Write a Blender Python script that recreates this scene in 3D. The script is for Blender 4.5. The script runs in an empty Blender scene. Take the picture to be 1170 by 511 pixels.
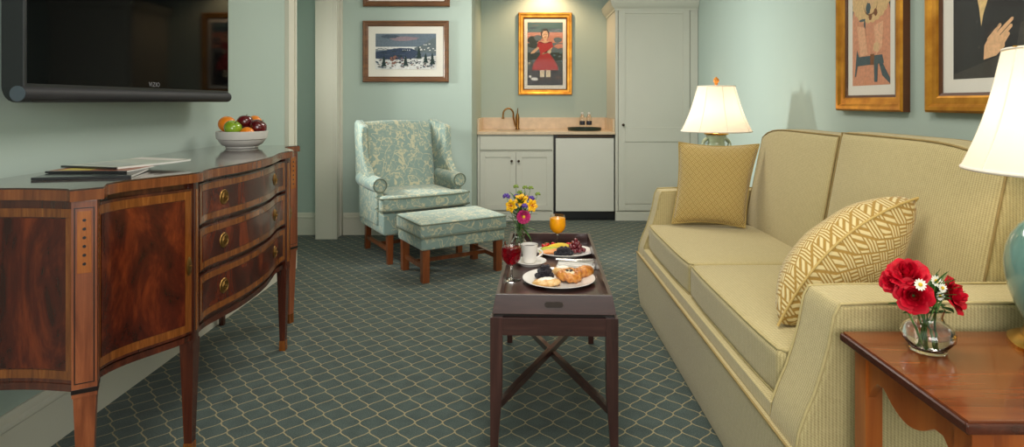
import bpy, bmesh, math, random
from mathutils import Vector, Matrix, Euler
random.seed(7)
COL = bpy.context.scene.collection
PI = math.pi

# ------------------------------------------------------------------ helpers
def srgb(r, g, b):
    def f(c):
        c /= 255.0
        return c / 12.92 if c <= .04045 else ((c + .055) / 1.055) ** 2.4
    return (f(r), f(g), f(b), 1.0)

def worldm(o):
    m = Matrix.Identity(4)
    while o is not None:
        m = o.matrix_basis @ m
        o = o.parent
    return m

def thing(name, label, cat, loc=(0, 0, 0), rz=0.0, group=None, rot=None):
    o = bpy.data.objects.new(name, None)
    COL.objects.link(o)
    o.empty_display_size = .05
    o.location = loc
    o.rotation_euler = rot if rot else (0, 0, rz)
    o['label'] = label
    o['category'] = cat
    if group: o['group'] = group
    return o

def tag(o, label, cat, group=None):
    o['label'] = label
    o['category'] = cat
    if group: o['group'] = group
    return o

def struct(o):
    o['kind'] = 'structure'
    return o

def copy_tree(o, parent=None):
    kids = [c for c in ALL if c.parent is o]
    c = o.copy()
    COL.objects.link(c)
    ALL.append(c)
    if parent is not None: c.parent = parent
    for k in kids: copy_tree(k, c)
    return c
ALL = []

class MB:
    def __init__(s):
        s.v = []; s.f = []; s.m = []; s.uv = []; s.mi = 0
    def add(s, vs, fs, uvs=None, mi=None):
        n = len(s.v)
        s.v += [Vector(p) for p in vs]
        s.uv += (uvs if uvs else [(p[0], p[1]) for p in vs])
        for f in fs:
            s.f.append([i + n for i in f]); s.m.append(s.mi if mi is None else mi)
        return s
    def xf(s, M, start=0):
        for i in range(start, len(s.v)): s.v[i] = M @ s.v[i]
        return s
    def box(s, x0, x1, y0, y1, z0, z1, mi=None):
        vs = [(x, y, z) for z in (z0, z1) for y in (y0, y1) for x in (x0, x1)]
        return s.add(vs, [(0, 2, 3, 1), (4, 5, 7, 6), (0, 1, 5, 4), (2, 6, 7, 3), (0, 4, 6, 2), (1, 3, 7, 5)], mi=mi)
    def prism(s, pts, a, b, axis='z', mi=None):
        def P(p, h):
            return {'z': (p[0], p[1], h), 'y': (p[0], h, p[1]), 'x': (h, p[0], p[1])}[axis]
        n = len(pts)
        vs = [P(p, a) for p in pts] + [P(p, b) for p in pts]
        fs = [list(range(n))[::-1], list(range(n, 2 * n))] + [(i, (i + 1) % n, n + (i + 1) % n, n + i) for i in range(n)]
        return s.add(vs, fs, mi=mi)
    def grid(s, fn, nu, nv, cu=False, cv=False, uvf=None, mi=None):
        vs, uvs = [], []
        U = nu if cu else nu + 1; V = nv if cv else nv + 1
        for j in range(V):
            for i in range(U):
                a, b = i / nu, j / nv
                vs.append(fn(a, b)); uvs.append(uvf(a, b) if uvf else (a, b))
        fs = []
        for j in range(nv):
            for i in range(nu):
                i2, j2 = (i + 1) % U, (j + 1) % V
                fs.append((j * U + i, j * U + i2, j2 * U + i2, j2 * U + i))
        return s.add(vs, fs, uvs, mi)
    def tube(s, pts, r, n=10, caps=True, closed=False, mi=None, flat=1.0):
        pts = [Vector(p) for p in pts]
        R = r if isinstance(r, (list, tuple)) else [r] * len(pts)
        L = len(pts)
        rings = []
        up = None
        for i, p in enumerate(pts):
            if closed: t = (pts[(i + 1) % L] - pts[i - 1])
            else: t = pts[min(i + 1, L - 1)] - pts[max(i - 1, 0)]
            if t.length < 1e-9: t = Vector((0, 0, 1))
            t.normalize()
            if up is None:
                up = Vector((0, 0, 1)) if abs(t.z) < .9 else Vector((1, 0, 0))
            a = t.cross(up)
            if a.length < 1e-6: a = t.orthogonal()
            a.normalize(); b = a.cross(t).normalized(); up = b
            rings.append([p + (a * math.cos(k * 2 * PI / n) + b * flat * math.sin(k * 2 * PI / n)) * R[i] for k in range(n)])
        vs = [q for ring in rings for q in ring]
        fs = []
        for i in range(L if closed else L - 1):
            j = (i + 1) % L
            for k in range(n):
                k2 = (k + 1) % n
                fs.append((i * n + k, j * n + k, j * n + k2, i * n + k2))
        if caps and not closed:
            fs.append(list(range(n))); fs.append([(L - 1) * n + k for k in range(n)][::-1])
        return s.add(vs, fs, mi=mi)
    def lathe(s, prof, n=32, c=(0, 0, 0), mi=None, sq=None):
        vs, fs = [], []
        for (r, z) in prof:
            for k in range(n):
                a = k * 2 * PI / n
                vs.append((c[0] + r * math.cos(a), c[1] + r * math.sin(a) * (sq or 1), c[2] + z))
        for i in range(len(prof) - 1):
            for k in range(n):
                k2 = (k + 1) % n
                fs.append((i * n + k, i * n + k2, (i + 1) * n + k2, (i + 1) * n + k))
        if prof[0][0] > 1e-4: fs.append(list(range(n))[::-1])
        if prof[-1][0] > 1e-4: fs.append([(len(prof) - 1) * n + k for k in range(n)])
        return s.add(vs, fs, mi=mi)
    def ball(s, c, r, nu=16, nv=10, mi=None, fn=None):
        if not isinstance(r, (tuple, list)): r = (r, r, r)
        def f(a, b):
            t, p = a * 2 * PI, (b - .5) * PI
            q = Vector((math.cos(p) * math.cos(t), math.cos(p) * math.sin(t), math.sin(p)))
            k = fn(q) if fn else 1
            return (c[0] + q.x * r[0] * k, c[1] + q.y * r[1] * k, c[2] + q.z * r[2] * k)
        return s.grid(f, nu, nv, cu=True, mi=mi)
    def rbox(s, c, size, r, n=6, m=3, deform=None, mi=None):
        """rounded box centred c, size full; deform(v_local, (u,v,w) in -1..1) -> v_local"""
        h = [max(q / 2, 1e-5) for q in size]
        r = min(r, *(q * .999 for q in h))
        def cuts(hh):
            inner = hh - r
            L = [-(inner + r * math.tan(PI / 4 * (m - k) / m)) for k in range(m)]
            L += [-inner + 2 * inner * k / n for k in range(n + 1)]
            L += [inner + r * math.tan(PI / 4 * (k + 1) / m) for k in range(m)]
            return L
        C = [cuts(q) for q in h]
        st = len(s.v)
        idx = {}
        vs, fs = [], []
        def vert(i, j, k):
            key = (i, j, k)
            if key in idx: return idx[key]
            q = Vector((C[0][i], C[1][j], C[2][k]))
            inn = Vector([max(-(h[a] - r), min(h[a] - r, q[a])) for a in range(3)])
            d = q - inn
            if d.length > 1e-9: d = d.normalized() * r
            p = inn + d
            if deform:
                p = deform(p, (p.x / h[0], p.y / h[1], p.z / h[2]))
            vs.append(Vector(p) + Vector(c)); idx[key] = len(vs) - 1
            return idx[key]
        N = n + 2 * m
        for a in range(3):
            for side in (0, N):
                for i in range(N):
                    for j in range(N):
                        def K(x, y):
                            t = [0, 0, 0]; t[a] = side; t[(a + 1) % 3] = x; t[(a + 2) % 3] = y
                            return vert(*t)
                        q = [K(i, j), K(i + 1, j), K(i + 1, j + 1), K(i, j + 1)]
                        fs.append(q if side else q[::-1])
        return s.add(vs, fs, mi=mi)
    def make(s, name, mat, parent=None, world=False, bevel=0, seg=2, smooth=35, weld=False, origin=None, normals=True):
        v = s.v
        o = None
        if parent is not None and world:
            inv = worldm(parent).inverted(); v = [inv @ p for p in v]
        loc = None
        if parent is None and origin is not None:
            if origin == 'auto':
                xs = [p.x for p in v]; ys = [p.y for p in v]; zs = [p.z for p in v]
                loc = Vector(((min(xs) + max(xs)) / 2, (min(ys) + max(ys)) / 2, min(zs)))
            else: loc = Vector(origin)
            if origin == 'auto': v = [p - loc for p in v]
        me = bpy.data.meshes.new(name)
        me.from_pydata([tuple(p) for p in v], [], s.f)
        uvl = me.uv_layers.new(name='UVMap')
        for l in me.loops: uvl.data[l.index].uv = s.uv[l.vertex_index]
        mats = mat if isinstance(mat, (list, tuple)) else [mat]
        for q in mats: me.materials.append(q)
        for p, mi in zip(me.polygons, s.m): p.material_index = mi
        bm = bmesh.new(); bm.from_mesh(me)
        if weld: bmesh.ops.remove_doubles(bm, verts=bm.verts, dist=1e-5)
        if normals: bmesh.ops.recalc_face_normals(bm, faces=bm.faces)
        if bevel:
            es = [e for e in bm.edges if len(e.link_faces) == 2 and e.calc_face_angle(0) > math.radians(30)]
            bmesh.ops.bevel(bm, geom=es, offset=bevel, segments=seg, profile=.7, affect='EDGES', clamp_overlap=True)
        bm.to_mesh(me); bm.free()
        if smooth:
            for p in me.polygons: p.use_smooth = True
            me.set_sharp_from_angle(angle=math.radians(smooth))
        o = bpy.data.objects.new(name, me)
        COL.objects.link(o); ALL.append(o)
        if bevel and smooth:
            wn = o.modifiers.new('weighted_normals', 'WEIGHTED_NORMAL'); wn.keep_sharp = True; wn.weight = 90
        if parent is not None: o.parent = parent
        if loc is not None: o.location = loc
        return o

_thing0 = thing
def thing(*a, **k):
    o = _thing0(*a, **k); ALL.append(o); return o

# -------------------------------------------------------------- materials
class NT:
    def __init__(s, name):
        s.m = bpy.data.materials.new(name); s.m.use_nodes = True
        s.t = s.m.node_tree; s.n = s.t.nodes; s.l = s.t.links
        s.b = s.n['Principled BSDF']; s.out = s.n['Material Output']
    def node(s, typ, **kw):
        x = s.n.new(typ)
        for k, v in kw.items(): setattr(x, k, v)
        return x
    def set(s, inp, val):
        if hasattr(val, 'is_linked') or isinstance(val, bpy.types.NodeSocket): s.l.new(val, inp)
        else: inp.default_value = val
    def math(s, op, a, b=0.0, c=None, clamp=False):
        x = s.node('ShaderNodeMath', operation=op); x.use_clamp = clamp
        s.set(x.inputs[0], a); s.set(x.inputs[1], b)
        if c is not None: s.set(x.inputs[2], c)
        return x.outputs[0]
    def coord(s, kind='Object', scale=(1, 1, 1), rot=(0, 0, 0), loc=(0, 0, 0)):
        tc = s.node('ShaderNodeTexCoord'); mp = s.node('ShaderNodeMapping')
        s.l.new(tc.outputs[kind], mp.inputs[0])
        mp.inputs['Scale'].default_value = scale; mp.inputs['Rotation'].default_value = rot; mp.inputs['Location'].default_value = loc
        return mp.outputs[0]
    def noise(s, vec, scale, detail=3, rough=.5, dist=0, out='Fac'):
        x = s.node('ShaderNodeTexNoise'); s.l.new(vec, x.inputs['Vector'])
        x.inputs['Scale'].default_value = scale; x.inputs['Detail'].default_value = detail
        x.inputs['Roughness'].default_value = rough; x.inputs['Distortion'].default_value = dist
        return x.outputs[out]
    def ramp(s, fac, stops, interp='LINEAR'):
        x = s.node('ShaderNodeValToRGB'); s.l.new(fac, x.inputs[0]); cr = x.color_ramp; cr.interpolation = interp
        while len(cr.elements) < len(stops): cr.elements.new(.5)
        for e, (p, c) in zip(cr.elements, stops): e.position = p; e.color = c
        return x.outputs[0]
    def mix(s, fac, a, b, blend='MIX'):
        x = s.node('ShaderNodeMix', data_type='RGBA', blend_type=blend)
        s.set(x.inputs[0], fac); s.set(x.inputs[6], a); s.set(x.inputs[7], b)
        return x.outputs[2]
    def smooth(s, val, a, b):
        x = s.node('ShaderNodeMapRange', interpolation_type='SMOOTHSTEP')
        s.set(x.inputs[0], val); x.inputs[1].default_value = a; x.inputs[2].default_value = b
        return x.outputs[0]
    def bump(s, h, strength=.3, dist=.002):
        x = s.node('ShaderNodeBump'); s.l.new(h, x.inputs['Height'])
        x.inputs['Strength'].default_value = strength; x.inputs['Distance'].default_value = dist
        s.l.new(x.outputs[0], s.b.inputs['Normal']); return x
    def color(s, c): s.set(s.b.inputs['Base Color'], c)
    def p(s, **kw):
        names = dict(rough='Roughness', metal='Metallic', trans='Transmission Weight', ior='IOR', coat='Coat Weight',
                     coatr='Coat Roughness', spec='Specular IOR Level', sheen='Sheen Weight', sss='Subsurface Weight', alpha='Alpha',
                     aniso='Anisotropic')
        for k, v in kw.items(): s.set(s.b.inputs[names[k]], v)
        return s

def plain(name, c, rough=.5, var=.06, vscale=20, bump=0, bscale=200, **kw):
    t = NT(name); co = t.coord()
    nz = t.noise(co, vscale, 3)
    dark = tuple(q * (1 - var) for q in c[:3]) + (1,); lite = tuple(min(1, q * (1 + var)) for q in c[:3]) + (1,)
    t.color(t.ramp(nz, [(.3, dark), (.7, lite)]))
    t.p(rough=rough, **kw)
    if bump: t.bump(t.noise(co, bscale, 2), bump, .001)
    return t.m

def wood(name, stops, axis='x', scale=1.0, rough=.25, coat=.3, spec=.5, fine=.5):
    t = NT(name)
    a = {'x': (1.2, 14, 14), 'y': (14, 1.2, 14), 'z': (14, 14, 1.2)}[axis]
    co = t.coord(scale=tuple(q * scale for q in a))
    n1 = t.noise(co, 1.2, 5, .6, 1.2)
    n2 = t.noise(co, 7, 3, .6)
    f = t.math('ADD', t.math('MULTIPLY', n1, 1 - .35 * fine), t.math('MULTIPLY', n2, .35 * fine))
    t.color(t.ramp(f, stops))
    t.p(rough=rough, coat=coat, coatr=.08, spec=spec)
    t.bump(n2, .06, .0006)
    return t.m

def crotch(name, c1, c2, c3, rough=.2):
    t = NT(name)
    co = t.coord(scale=(5, 5, 2.2))
    n1 = t.noise(co, 1.3, 6, .62, 1.8)
    co2 = t.coord(scale=(30, 30, 6))
    n2 = t.noise(co2, 1.5, 4, .6, .6)
    f = t.math('ADD', t.math('MULTIPLY', n1, .8), t.math('MULTIPLY', n2, .2))
    t.color(t.ramp(f, [(.38, c1), (.5, c2), (.64, c3)]))
    t.p(rough=rough, coat=.2, coatr=.12, spec=.35)
    return t.m

def ribbed(name, c_dark, c_lite, k=110.0, strength=.5):
    """woven upholstery whose ribs run across Y on tops and fronts, across X on the ends"""
    t = NT(name)
    tc = t.node('ShaderNodeTexCoord'); geo = t.node('ShaderNodeNewGeometry')
    sp = t.node('ShaderNodeSeparateXYZ'); t.l.new(geo.outputs['Position'], sp.inputs[0])
    sn = t.node('ShaderNodeSeparateXYZ'); t.l.new(geo.outputs['Normal'], sn.inputs[0])
    side = t.math('GREATER_THAN', t.math('ABSOLUTE', sn.outputs[1]), .75)
    w1 = t.math('SINE', t.math('MULTIPLY', sp.outputs[1], 2 * PI * k))
    w2 = t.math('SINE', t.math('MULTIPLY', sp.outputs[0], 2 * PI * k))
    ww = t.math('ADD', t.math('MULTIPLY', w1, t.math('SUBTRACT', 1.0, side)), t.math('MULTIPLY', w2, side))
    zz = t.math('SINE', t.math('MULTIPLY', t.math('ADD', sp.outputs[2], t.math('MULTIPLY', sp.outputs[0], .6)), 2 * PI * k * 1.35))
    nz = t.noise(t.coord(), 420, 2, .6)
    nb = t.noise(t.coord(), 60, 2, .6)
    f = t.math('ADD', t.math('MULTIPLY', ww, .17), t.math('MULTIPLY', zz, .10))
    f = t.math('ADD', f, t.math('MULTIPLY', nz, .9))
    f = t.math('ADD', f, t.math('MULTIPLY', nb, .25))
    t.color(t.ramp(f, [(.15, c_dark), (.95, c_lite)]))
    t.p(rough=.9, sheen=.25, spec=.2)
    t.bump(f, strength, .0025)
    return t.m

def damask(name, base, base2, motif, scale=1.0):
    t = NT(name)
    co = t.coord(scale=(scale, scale, scale))
    big = t.noise(co, 9, 1.5, .4, .6)
    vine = t.math('SUBTRACT', 1.0, t.smooth(t.math('ABSOLUTE', t.math('SUBTRACT', big, .5)), .008, .018))
    big2 = t.noise(t.coord(scale=(scale, scale, scale), loc=(3.1, 1.7, 5.2)), 12, 1, .4, 1.0)
    vine2 = t.math('SUBTRACT', 1.0, t.smooth(t.math('ABSOLUTE', t.math('SUBTRACT', big2, .45)), .006, .014))
    dn = t.node('ShaderNodeTexNoise'); t.l.new(co, dn.inputs['Vector']); dn.inputs['Scale'].default_value = 22
    vm = t.node('ShaderNodeVectorMath', operation='MULTIPLY_ADD')
    t.l.new(dn.outputs['Color'], vm.inputs[0]); vm.inputs[1].default_value = (.05, .05, .05); t.l.new(co, vm.inputs[2])
    vo = t.node('ShaderNodeTexVoronoi'); t.l.new(vm.outputs[0], vo.inputs['Vector']); vo.inputs['Scale'].default_value = 14; vo.inputs['Randomness'].default_value = .8
    d = vo.outputs['Distance']
    fl = t.math('MULTIPLY', t.smooth(d, .12, .16), t.math('SUBTRACT', 1.0, t.smooth(d, .46, .50)))
    core = t.math('SUBTRACT', 1.0, t.smooth(d, .08, .12))
    v2 = t.node('ShaderNodeTexVoronoi'); t.l.new(vm.outputs[0], v2.inputs['Vector']); v2.inputs['Scale'].default_value = 38
    cut = t.smooth(v2.outputs['Distance'], .25, .55)
    fl = t.math('MULTIPLY', fl, t.math('SUBTRACT', 1.0, t.math('MULTIPLY', cut, .9)))
    f = t.math('MAXIMUM', t.math('MAXIMUM', vine, vine2), t.math('MAXIMUM', fl, core), clamp=True)
    bn = t.noise(co, 300, 2)
    bc = t.mix(bn, base, base2)
    t.color(t.mix(t.math('MULTIPLY', f, .85), bc, motif))
    t.p(rough=.75, sheen=.2, spec=.3)
    t.bump(t.math('ADD', t.math('MULTIPLY', bn, .4), f), .25, .001)
    return t.m

def fret(name, ground, line, cells=9.0, rot=PI / 4, soft=.08, coordk='UV', lw=.5, nlines=3.0, strength=.6):
    """interlaced blocks of parallel lines, turned 45 degrees"""
    t = NT(name)
    co = t.coord(coordk, scale=(cells, cells, cells), rot=(0, 0, rot))
    sp = t.node('ShaderNodeSeparateXYZ'); t.l.new(co, sp.inputs[0])
    x, y = sp.outputs[0], sp.outputs[1]
    ck = t.math('MODULO', t.math('ADD', t.math('FLOOR', t.math('ADD', x, 100)), t.math('FLOOR', t.math('ADD', y, 100))), 2.0)
    fx = t.math('ABSOLUTE', t.math('SUBTRACT', t.math('FRACT', t.math('MULTIPLY', t.math('ADD', x, 100), nlines)), .5))
    fy = t.math('ABSOLUTE', t.math('SUBTRACT', t.math('FRACT', t.math('MULTIPLY', t.math('ADD', y, 100), nlines)), .5))
    sel = t.math('ADD', t.math('MULTIPLY', fx, ck), t.math('MULTIPLY', fy, t.math('SUBTRACT', 1.0, ck)))
    # close the ends of every block with a line
    ex = t.math('ABSOLUTE', t.math('SUBTRACT', t.math('FRACT', t.math('ADD', x, 100)), .5))
    ey = t.math('ABSOLUTE', t.math('SUBTRACT', t.math('FRACT', t.math('ADD', y, 100)), .5))
    e = t.math('ADD', t.math('MULTIPLY', ey, ck), t.math('MULTIPLY', ex, t.math('SUBTRACT', 1.0, ck)))
    gap = t.smooth(e, .40, .46)
    L = t.math('SUBTRACT', 1.0, t.smooth(sel, lw * .5 - soft, lw * .5 + soft))
    L = t.math('MULTIPLY', L, t.math('SUBTRACT', 1.0, gap))
    nz = t.noise(t.coord(), 350, 2)
    g2 = tuple(q * .75 for q in ground[:3]) + (1,)
    t.color(t.mix(L, t.mix(nz, ground, g2), line))
    t.p(rough=.85, sheen=.3, spec=.2)
    t.bump(t.math('ADD', L, t.math('MULTIPLY', nz, .5)), strength, .002)
    return t.m

def glass(name, c=(1, 1, 1, 1), rough=0.0, ior=1.45):
    t = NT(name); t.color(c); t.p(rough=rough, trans=1.0, ior=ior)
    return t.m

def metal(name, c, rough=.25, var=.1):
    t = NT(name); nz = t.noise(t.coord(), 40, 3)
    t.color(t.ramp(nz, [(.3, tuple(q * (1 - var) for q in c[:3]) + (1,)), (.7, c)]))
    t.p(rough=rough, metal=1.0); return t.m
WALL = plain('wall_paint_sage', srgb(174, 190, 181), .6, .012, 2, .08, 350, spec=.25)
WALLF = WALL
WHITE = plain('trim_paint_cream', srgb(214, 211, 196), .4, .01, 3, spec=.4)
CAB = plain('cabinet_paint', srgb(204, 204, 192), .42, .01, 3, spec=.4)
CEIL = plain('ceiling_paint', srgb(235, 232, 222), .8, .01, 3)
STONE = plain('travertine', srgb(214, 190, 158), .3, .10, 14, coat=.1)
BLACKPL = plain('black_plastic', srgb(20, 22, 25), .38, .05, 30)
GREYPL = plain('grey_plastic', srgb(66, 76, 84), .5, .04, 30)
SCREEN = plain('screen_glass', srgb(2, 2, 3), .05, .0, 5, spec=.10)
SILVER = metal('silver', srgb(200, 200, 200), .25)
BRASS = metal('aged_brass', srgb(146, 112, 62), .42)
BRONZE = metal('bronze_faucet', srgb(150, 112, 66), .3)
DARKM = metal('dark_knob', srgb(70, 60, 50), .4)
GOLDB = metal('polished_gold', srgb(226, 172, 80), .22)
W_DK = wood('mahogany_dark', [(.3, srgb(42, 17, 12)), (.55, srgb(78, 34, 20)), (.75, srgb(112, 54, 28))], 'z', 1, .22)
W_CROT = crotch('mahogany_crotch', srgb(46, 15, 9), srgb(74, 25, 13), srgb(114, 47, 20), .26)
W_BAND = wood('satinwood_band', [(.3, srgb(84, 42, 14)), (.55, srgb(126, 70, 26)), (.8, srgb(166, 104, 44))], 'z', 3, .22)
W_INL = wood('satinwood_inlay', [(.3, srgb(128, 66, 26)), (.55, srgb(160, 92, 40)), (.8, srgb(188, 122, 62))], 'z', 2, .25)
W_POST = wood('post_veneer', [(.3, srgb(104, 50, 26)), (.55, srgb(138, 74, 42)), (.8, srgb(164, 98, 60))], 'z', 2, .3, .6)
W_LINE = plain('ebony_line', srgb(24, 12, 9), .3)
W_TOP = wood('mahogany_top', [(.3, srgb(40, 22, 16)), (.55, srgb(62, 34, 22)), (.8, srgb(84, 48, 30))], 'y', 1, .12, .8)
W_TOPE = wood('top_edge', [(.3, srgb(86, 42, 20)), (.55, srgb(122, 66, 32)), (.8, srgb(150, 92, 48))], 'z', 2, .22)
W_CT = wood('coffee_wood', [(.3, srgb(42, 23, 21)), (.55, srgb(62, 36, 32)), (.8, srgb(86, 54, 48))], 'x', 1, .3, .4)
W_CTZ = wood('coffee_wood_leg', [(.3, srgb(42, 23, 21)), (.55, srgb(62, 36, 32)), (.8, srgb(86, 54, 48))], 'z', 1, .3, .4)
W_SIDE = wood('cherry_top', [(.25, srgb(84, 38, 16)), (.5, srgb(120, 60, 26)), (.75, srgb(148, 80, 38))], 'x', .6, .25, .4)
W_SIDEZ = wood('cherry_leg', [(.25, srgb(116, 52, 16)), (.5, srgb(158, 80, 28)), (.75, srgb(184, 104, 42))], 'z', .6, .28, .4)
W_SIDEE = wood('cherry_edge', [(.25, srgb(48, 20, 12)), (.5, srgb(76, 34, 20)), (.75, srgb(102, 50, 30))], 'y', .6, .2, .5)
W_CHL = wood('walnut_leg', [(.3, srgb(84, 42, 20)), (.55, srgb(124, 66, 32)), (.8, srgb(150, 86, 44))], 'z', .8, .3, .3)
W_FR = wood('walnut_frame', [(.3, srgb(84, 52, 30)), (.55, srgb(116, 76, 44)), (.8, srgb(146, 102, 62))], 'x', 1, .4, .2)
SOFA = ribbed('sofa_weave', srgb(156, 140, 94), srgb(207, 192, 142))
SOFAP = plain('sofa_piping', srgb(184, 168, 118), .85, .08, 60, .3)
SOFAPD = plain('sofa_piping_dark', srgb(150, 128, 80), .85, .08, 60, .3)
CHAIR = damask('chair_damask', srgb(124, 146, 140), srgb(140, 160, 152), srgb(198, 192, 160))
CHAIRP = plain('chair_piping', srgb(104, 112, 96), .8, .06, 60)
PILF = fret('pillow_small_fret', srgb(168, 138, 74), srgb(204, 180, 118), 9.0, PI / 4, .12, 'UV', .5, 3.0)
PILN = fret('pillow_key_fret', srgb(174, 138, 68), srgb(218, 200, 148), 6.5, .35, .1, 'UV', .52, 3.0)
GOLD = None
def gold_frame_mat():
    t = NT('gilt_frame'); nz = t.noise(t.coord(), 12, 4)
    t.color(t.ramp(nz, [(.3, srgb(176, 112, 26)), (.7, srgb(222, 158, 56))])); t.p(rough=.35, metal=.65); return t.m
GOLD = gold_frame_mat()
GOLDD = plain('gilt_dark_edge', srgb(84, 46, 16), .45, .1, 20)
MATB = plain('mat_board', srgb(226, 222, 212), .8, .01, 8)
PORC = plain('porcelain', srgb(238, 234, 228), .12, .01, 8, coat=.4)
BOWLM = plain('bowl_ceramic', srgb(206, 204, 198), .35, .02, 8)
CELAD = plain('celadon_glaze', srgb(150, 166, 140), .2, .15, 22, coat=.5)
TURQ = plain('turquoise_glaze', srgb(104, 146, 138), .16, .08, 8, coat=.6)
GLASS = glass('clear_glass')
LEAF = plain('leaf_green', srgb(66, 104, 46), .5, .25, 30, spec=.3)
STEM = plain('stem_green', srgb(88, 128, 54), .5, .2, 30)

def shade_mat():
    t = NT('lamp_shade_silk')
    tr = t.node('ShaderNodeBsdfTranslucent'); tr.inputs[0].default_value = srgb(250, 236, 222)
    t.color(srgb(246, 240, 230)); t.p(rough=.9, spec=.1)
    mx = t.node('ShaderNodeMixShader'); mx.inputs[0].default_value = .5
    t.l.new(t.b.outputs[0], mx.inputs[1]); t.l.new(tr.outputs[0], mx.inputs[2]); t.l.new(mx.outputs[0], t.out.inputs[0])
    return t.m
SHADE = shade_mat()
SHADET = plain('shade_trim', srgb(238, 228, 212), .8, .02, 30)

def pane_mat():
    t = NT('picture_glass')
    tr = t.node('ShaderNodeBsdfTransparent'); gl = t.node('ShaderNodeBsdfGlossy'); gl.inputs['Roughness'].default_value = .02
    fr = t.node('ShaderNodeFresnel'); fr.inputs[0].default_value = 1.18
    mx = t.node('ShaderNodeMixShader'); ge = t.node('ShaderNodeNewGeometry'); t.l.new(t.math('MULTIPLY', fr.outputs[0], t.math('SUBTRACT', 1.0, ge.outputs['Backfacing'])), mx.inputs[0])
    t.l.new(tr.outputs[0], mx.inputs[1]); t.l.new(gl.outputs[0], mx.inputs[2]); t.l.new(mx.outputs[0], t.out.inputs[0])
    return t.m
PANE = pane_mat()

def carpet_mat():
    t = NT('trellis_carpet'); W, H = .1035, .122
    geo = t.node('ShaderNodeNewGeometry'); sp = t.node('ShaderNodeSeparateXYZ'); t.l.new(geo.outputs['Position'], sp.inputs[0])
    wob = t.noise(t.coord(), 45, 2)
    xo = t.math('ADD', sp.outputs[0], t.math('MULTIPLY', t.math('SUBTRACT', wob, .5), .006))
    x = t.math('DIVIDE', t.math('SUBTRACT', xo, .066 - .25 * W - 5 * W), W)
    ph = t.math('MULTIPLY', t.math('SUBTRACT', sp.outputs[1], 2.169), 2 * PI / H)
    c = t.math('MULTIPLY', t.math('COSINE', ph), .25)
    a1 = t.math('ABSOLUTE', t.math('SUBTRACT', t.math('FRACT', t.math('ADD', t.math('SUBTRACT', x, c), 50.5)), .5))
    a2 = t.math('ABSOLUTE', t.math('SUBTRACT', t.math('FRACT', t.math('ADD', t.math('ADD', x, c), 50.0)), .5))
    m = t.math('MINIMUM', a1, a2)
    sl = t.math('MULTIPLY', t.math('SINE', ph), .25 * 2 * PI * W / H)
    den = t.math('SQRT', t.math('ADD', 1.0, t.math('MULTIPLY', sl, sl)))
    d = t.math('MULTIPLY', t.math('DIVIDE', m, den), W)
    line = t.math('SUBTRACT', 1.0, t.smooth(d, .0012, .0034))
    pile = t.noise(t.coord(), 260, 3, .7)
    cloud = t.noise(t.coord(), 14, 3)
    f = t.math('ADD', t.math('MULTIPLY', pile, .75), t.math('MULTIPLY', cloud, .25))
    base = t.ramp(f, [(.32, srgb(36, 48, 46)), (.68, srgb(86, 101, 95))])
    lc = t.ramp(pile, [(.3, srgb(132, 118, 84)), (.7, srgb(200, 184, 138))])
    t.color(t.mix(t.math('MULTIPLY', line, .74), base, lc))
    t.p(rough=.95, spec=.1, sheen=.15)
    t.bump(t.math('ADD', pile, t.math('MULTIPLY', line, .3)), .6, .003)
    return t.m
CARPET = carpet_mat()
# ---------------------------------------------------------------- setting
XL, XR, YF, YA, YB, ZC = -1.66, 1.79, 5.40, 6.65, -1.9, 2.6
struct(MB().box(-3.3, 1.95, YB - .1, 6.8, -.1, 0).make('floor', CARPET, smooth=0))
struct(MB().box(-3.3, 1.95, YB - .1, 6.8, ZC, ZC + .1).make('ceiling', CEIL, smooth=0))
m = MB().box(XL - .15, XL, YB, 4.31, 0, ZC).box(XL - .15, XL, 4.31, 5.23, 2.12, ZC)
struct(m.make('wall_left', WALL, smooth=0))
struct(MB().box(XR, XR + .1, YB, 6.75, 0, ZC).make('wall_right', WALL, smooth=0))
struct(MB().box(-3.3, -.453, YF, YF + .1, 0, ZC).make('wall_far', WALLF, smooth=0))
struct(MB().box(-.553, -.453, YF + .1, YA, 0, ZC).make('wall_alcove_side', WALL, smooth=0))
struct(MB().box(-.553, XR + .1, YA, YA + .1, 0, ZC).make('wall_alcove_back', WALL, smooth=0))
struct(MB().box(-3.3, -3.2, 3.0, YF, 0, ZC).make('wall_hall_side', WALL, smooth=0))
struct(MB().box(-3.2, XL - .15, 3.0, 3.1, 0, ZC).make('wall_hall_near', WALL, smooth=0))
# rear wall with an unseen window opening added for the key light
m = MB().box(XL - .15, -1.1, YB - .1, YB, 0, ZC).box(1.3, XR + .1, YB - .1, YB, 0, ZC)
m.box(-1.1, 1.3, YB - .1, YB, 0, .85).box(-1.1, 1.3, YB - .1, YB, 2.3, ZC)
struct(m.make('wall_rear', WALL, smooth=0))
m = MB()
for x in (-1.1, .07, 1.24): m.box(x, x + .06, YB - .08, YB - .03, .85, 2.3)
for z in (.85, 1.55, 2.24): m.box(-1.04, 1.24, YB - .075, YB - .035, z, z + .06)
struct(m.make('added_window_1', WHITE, smooth=0))

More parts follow.
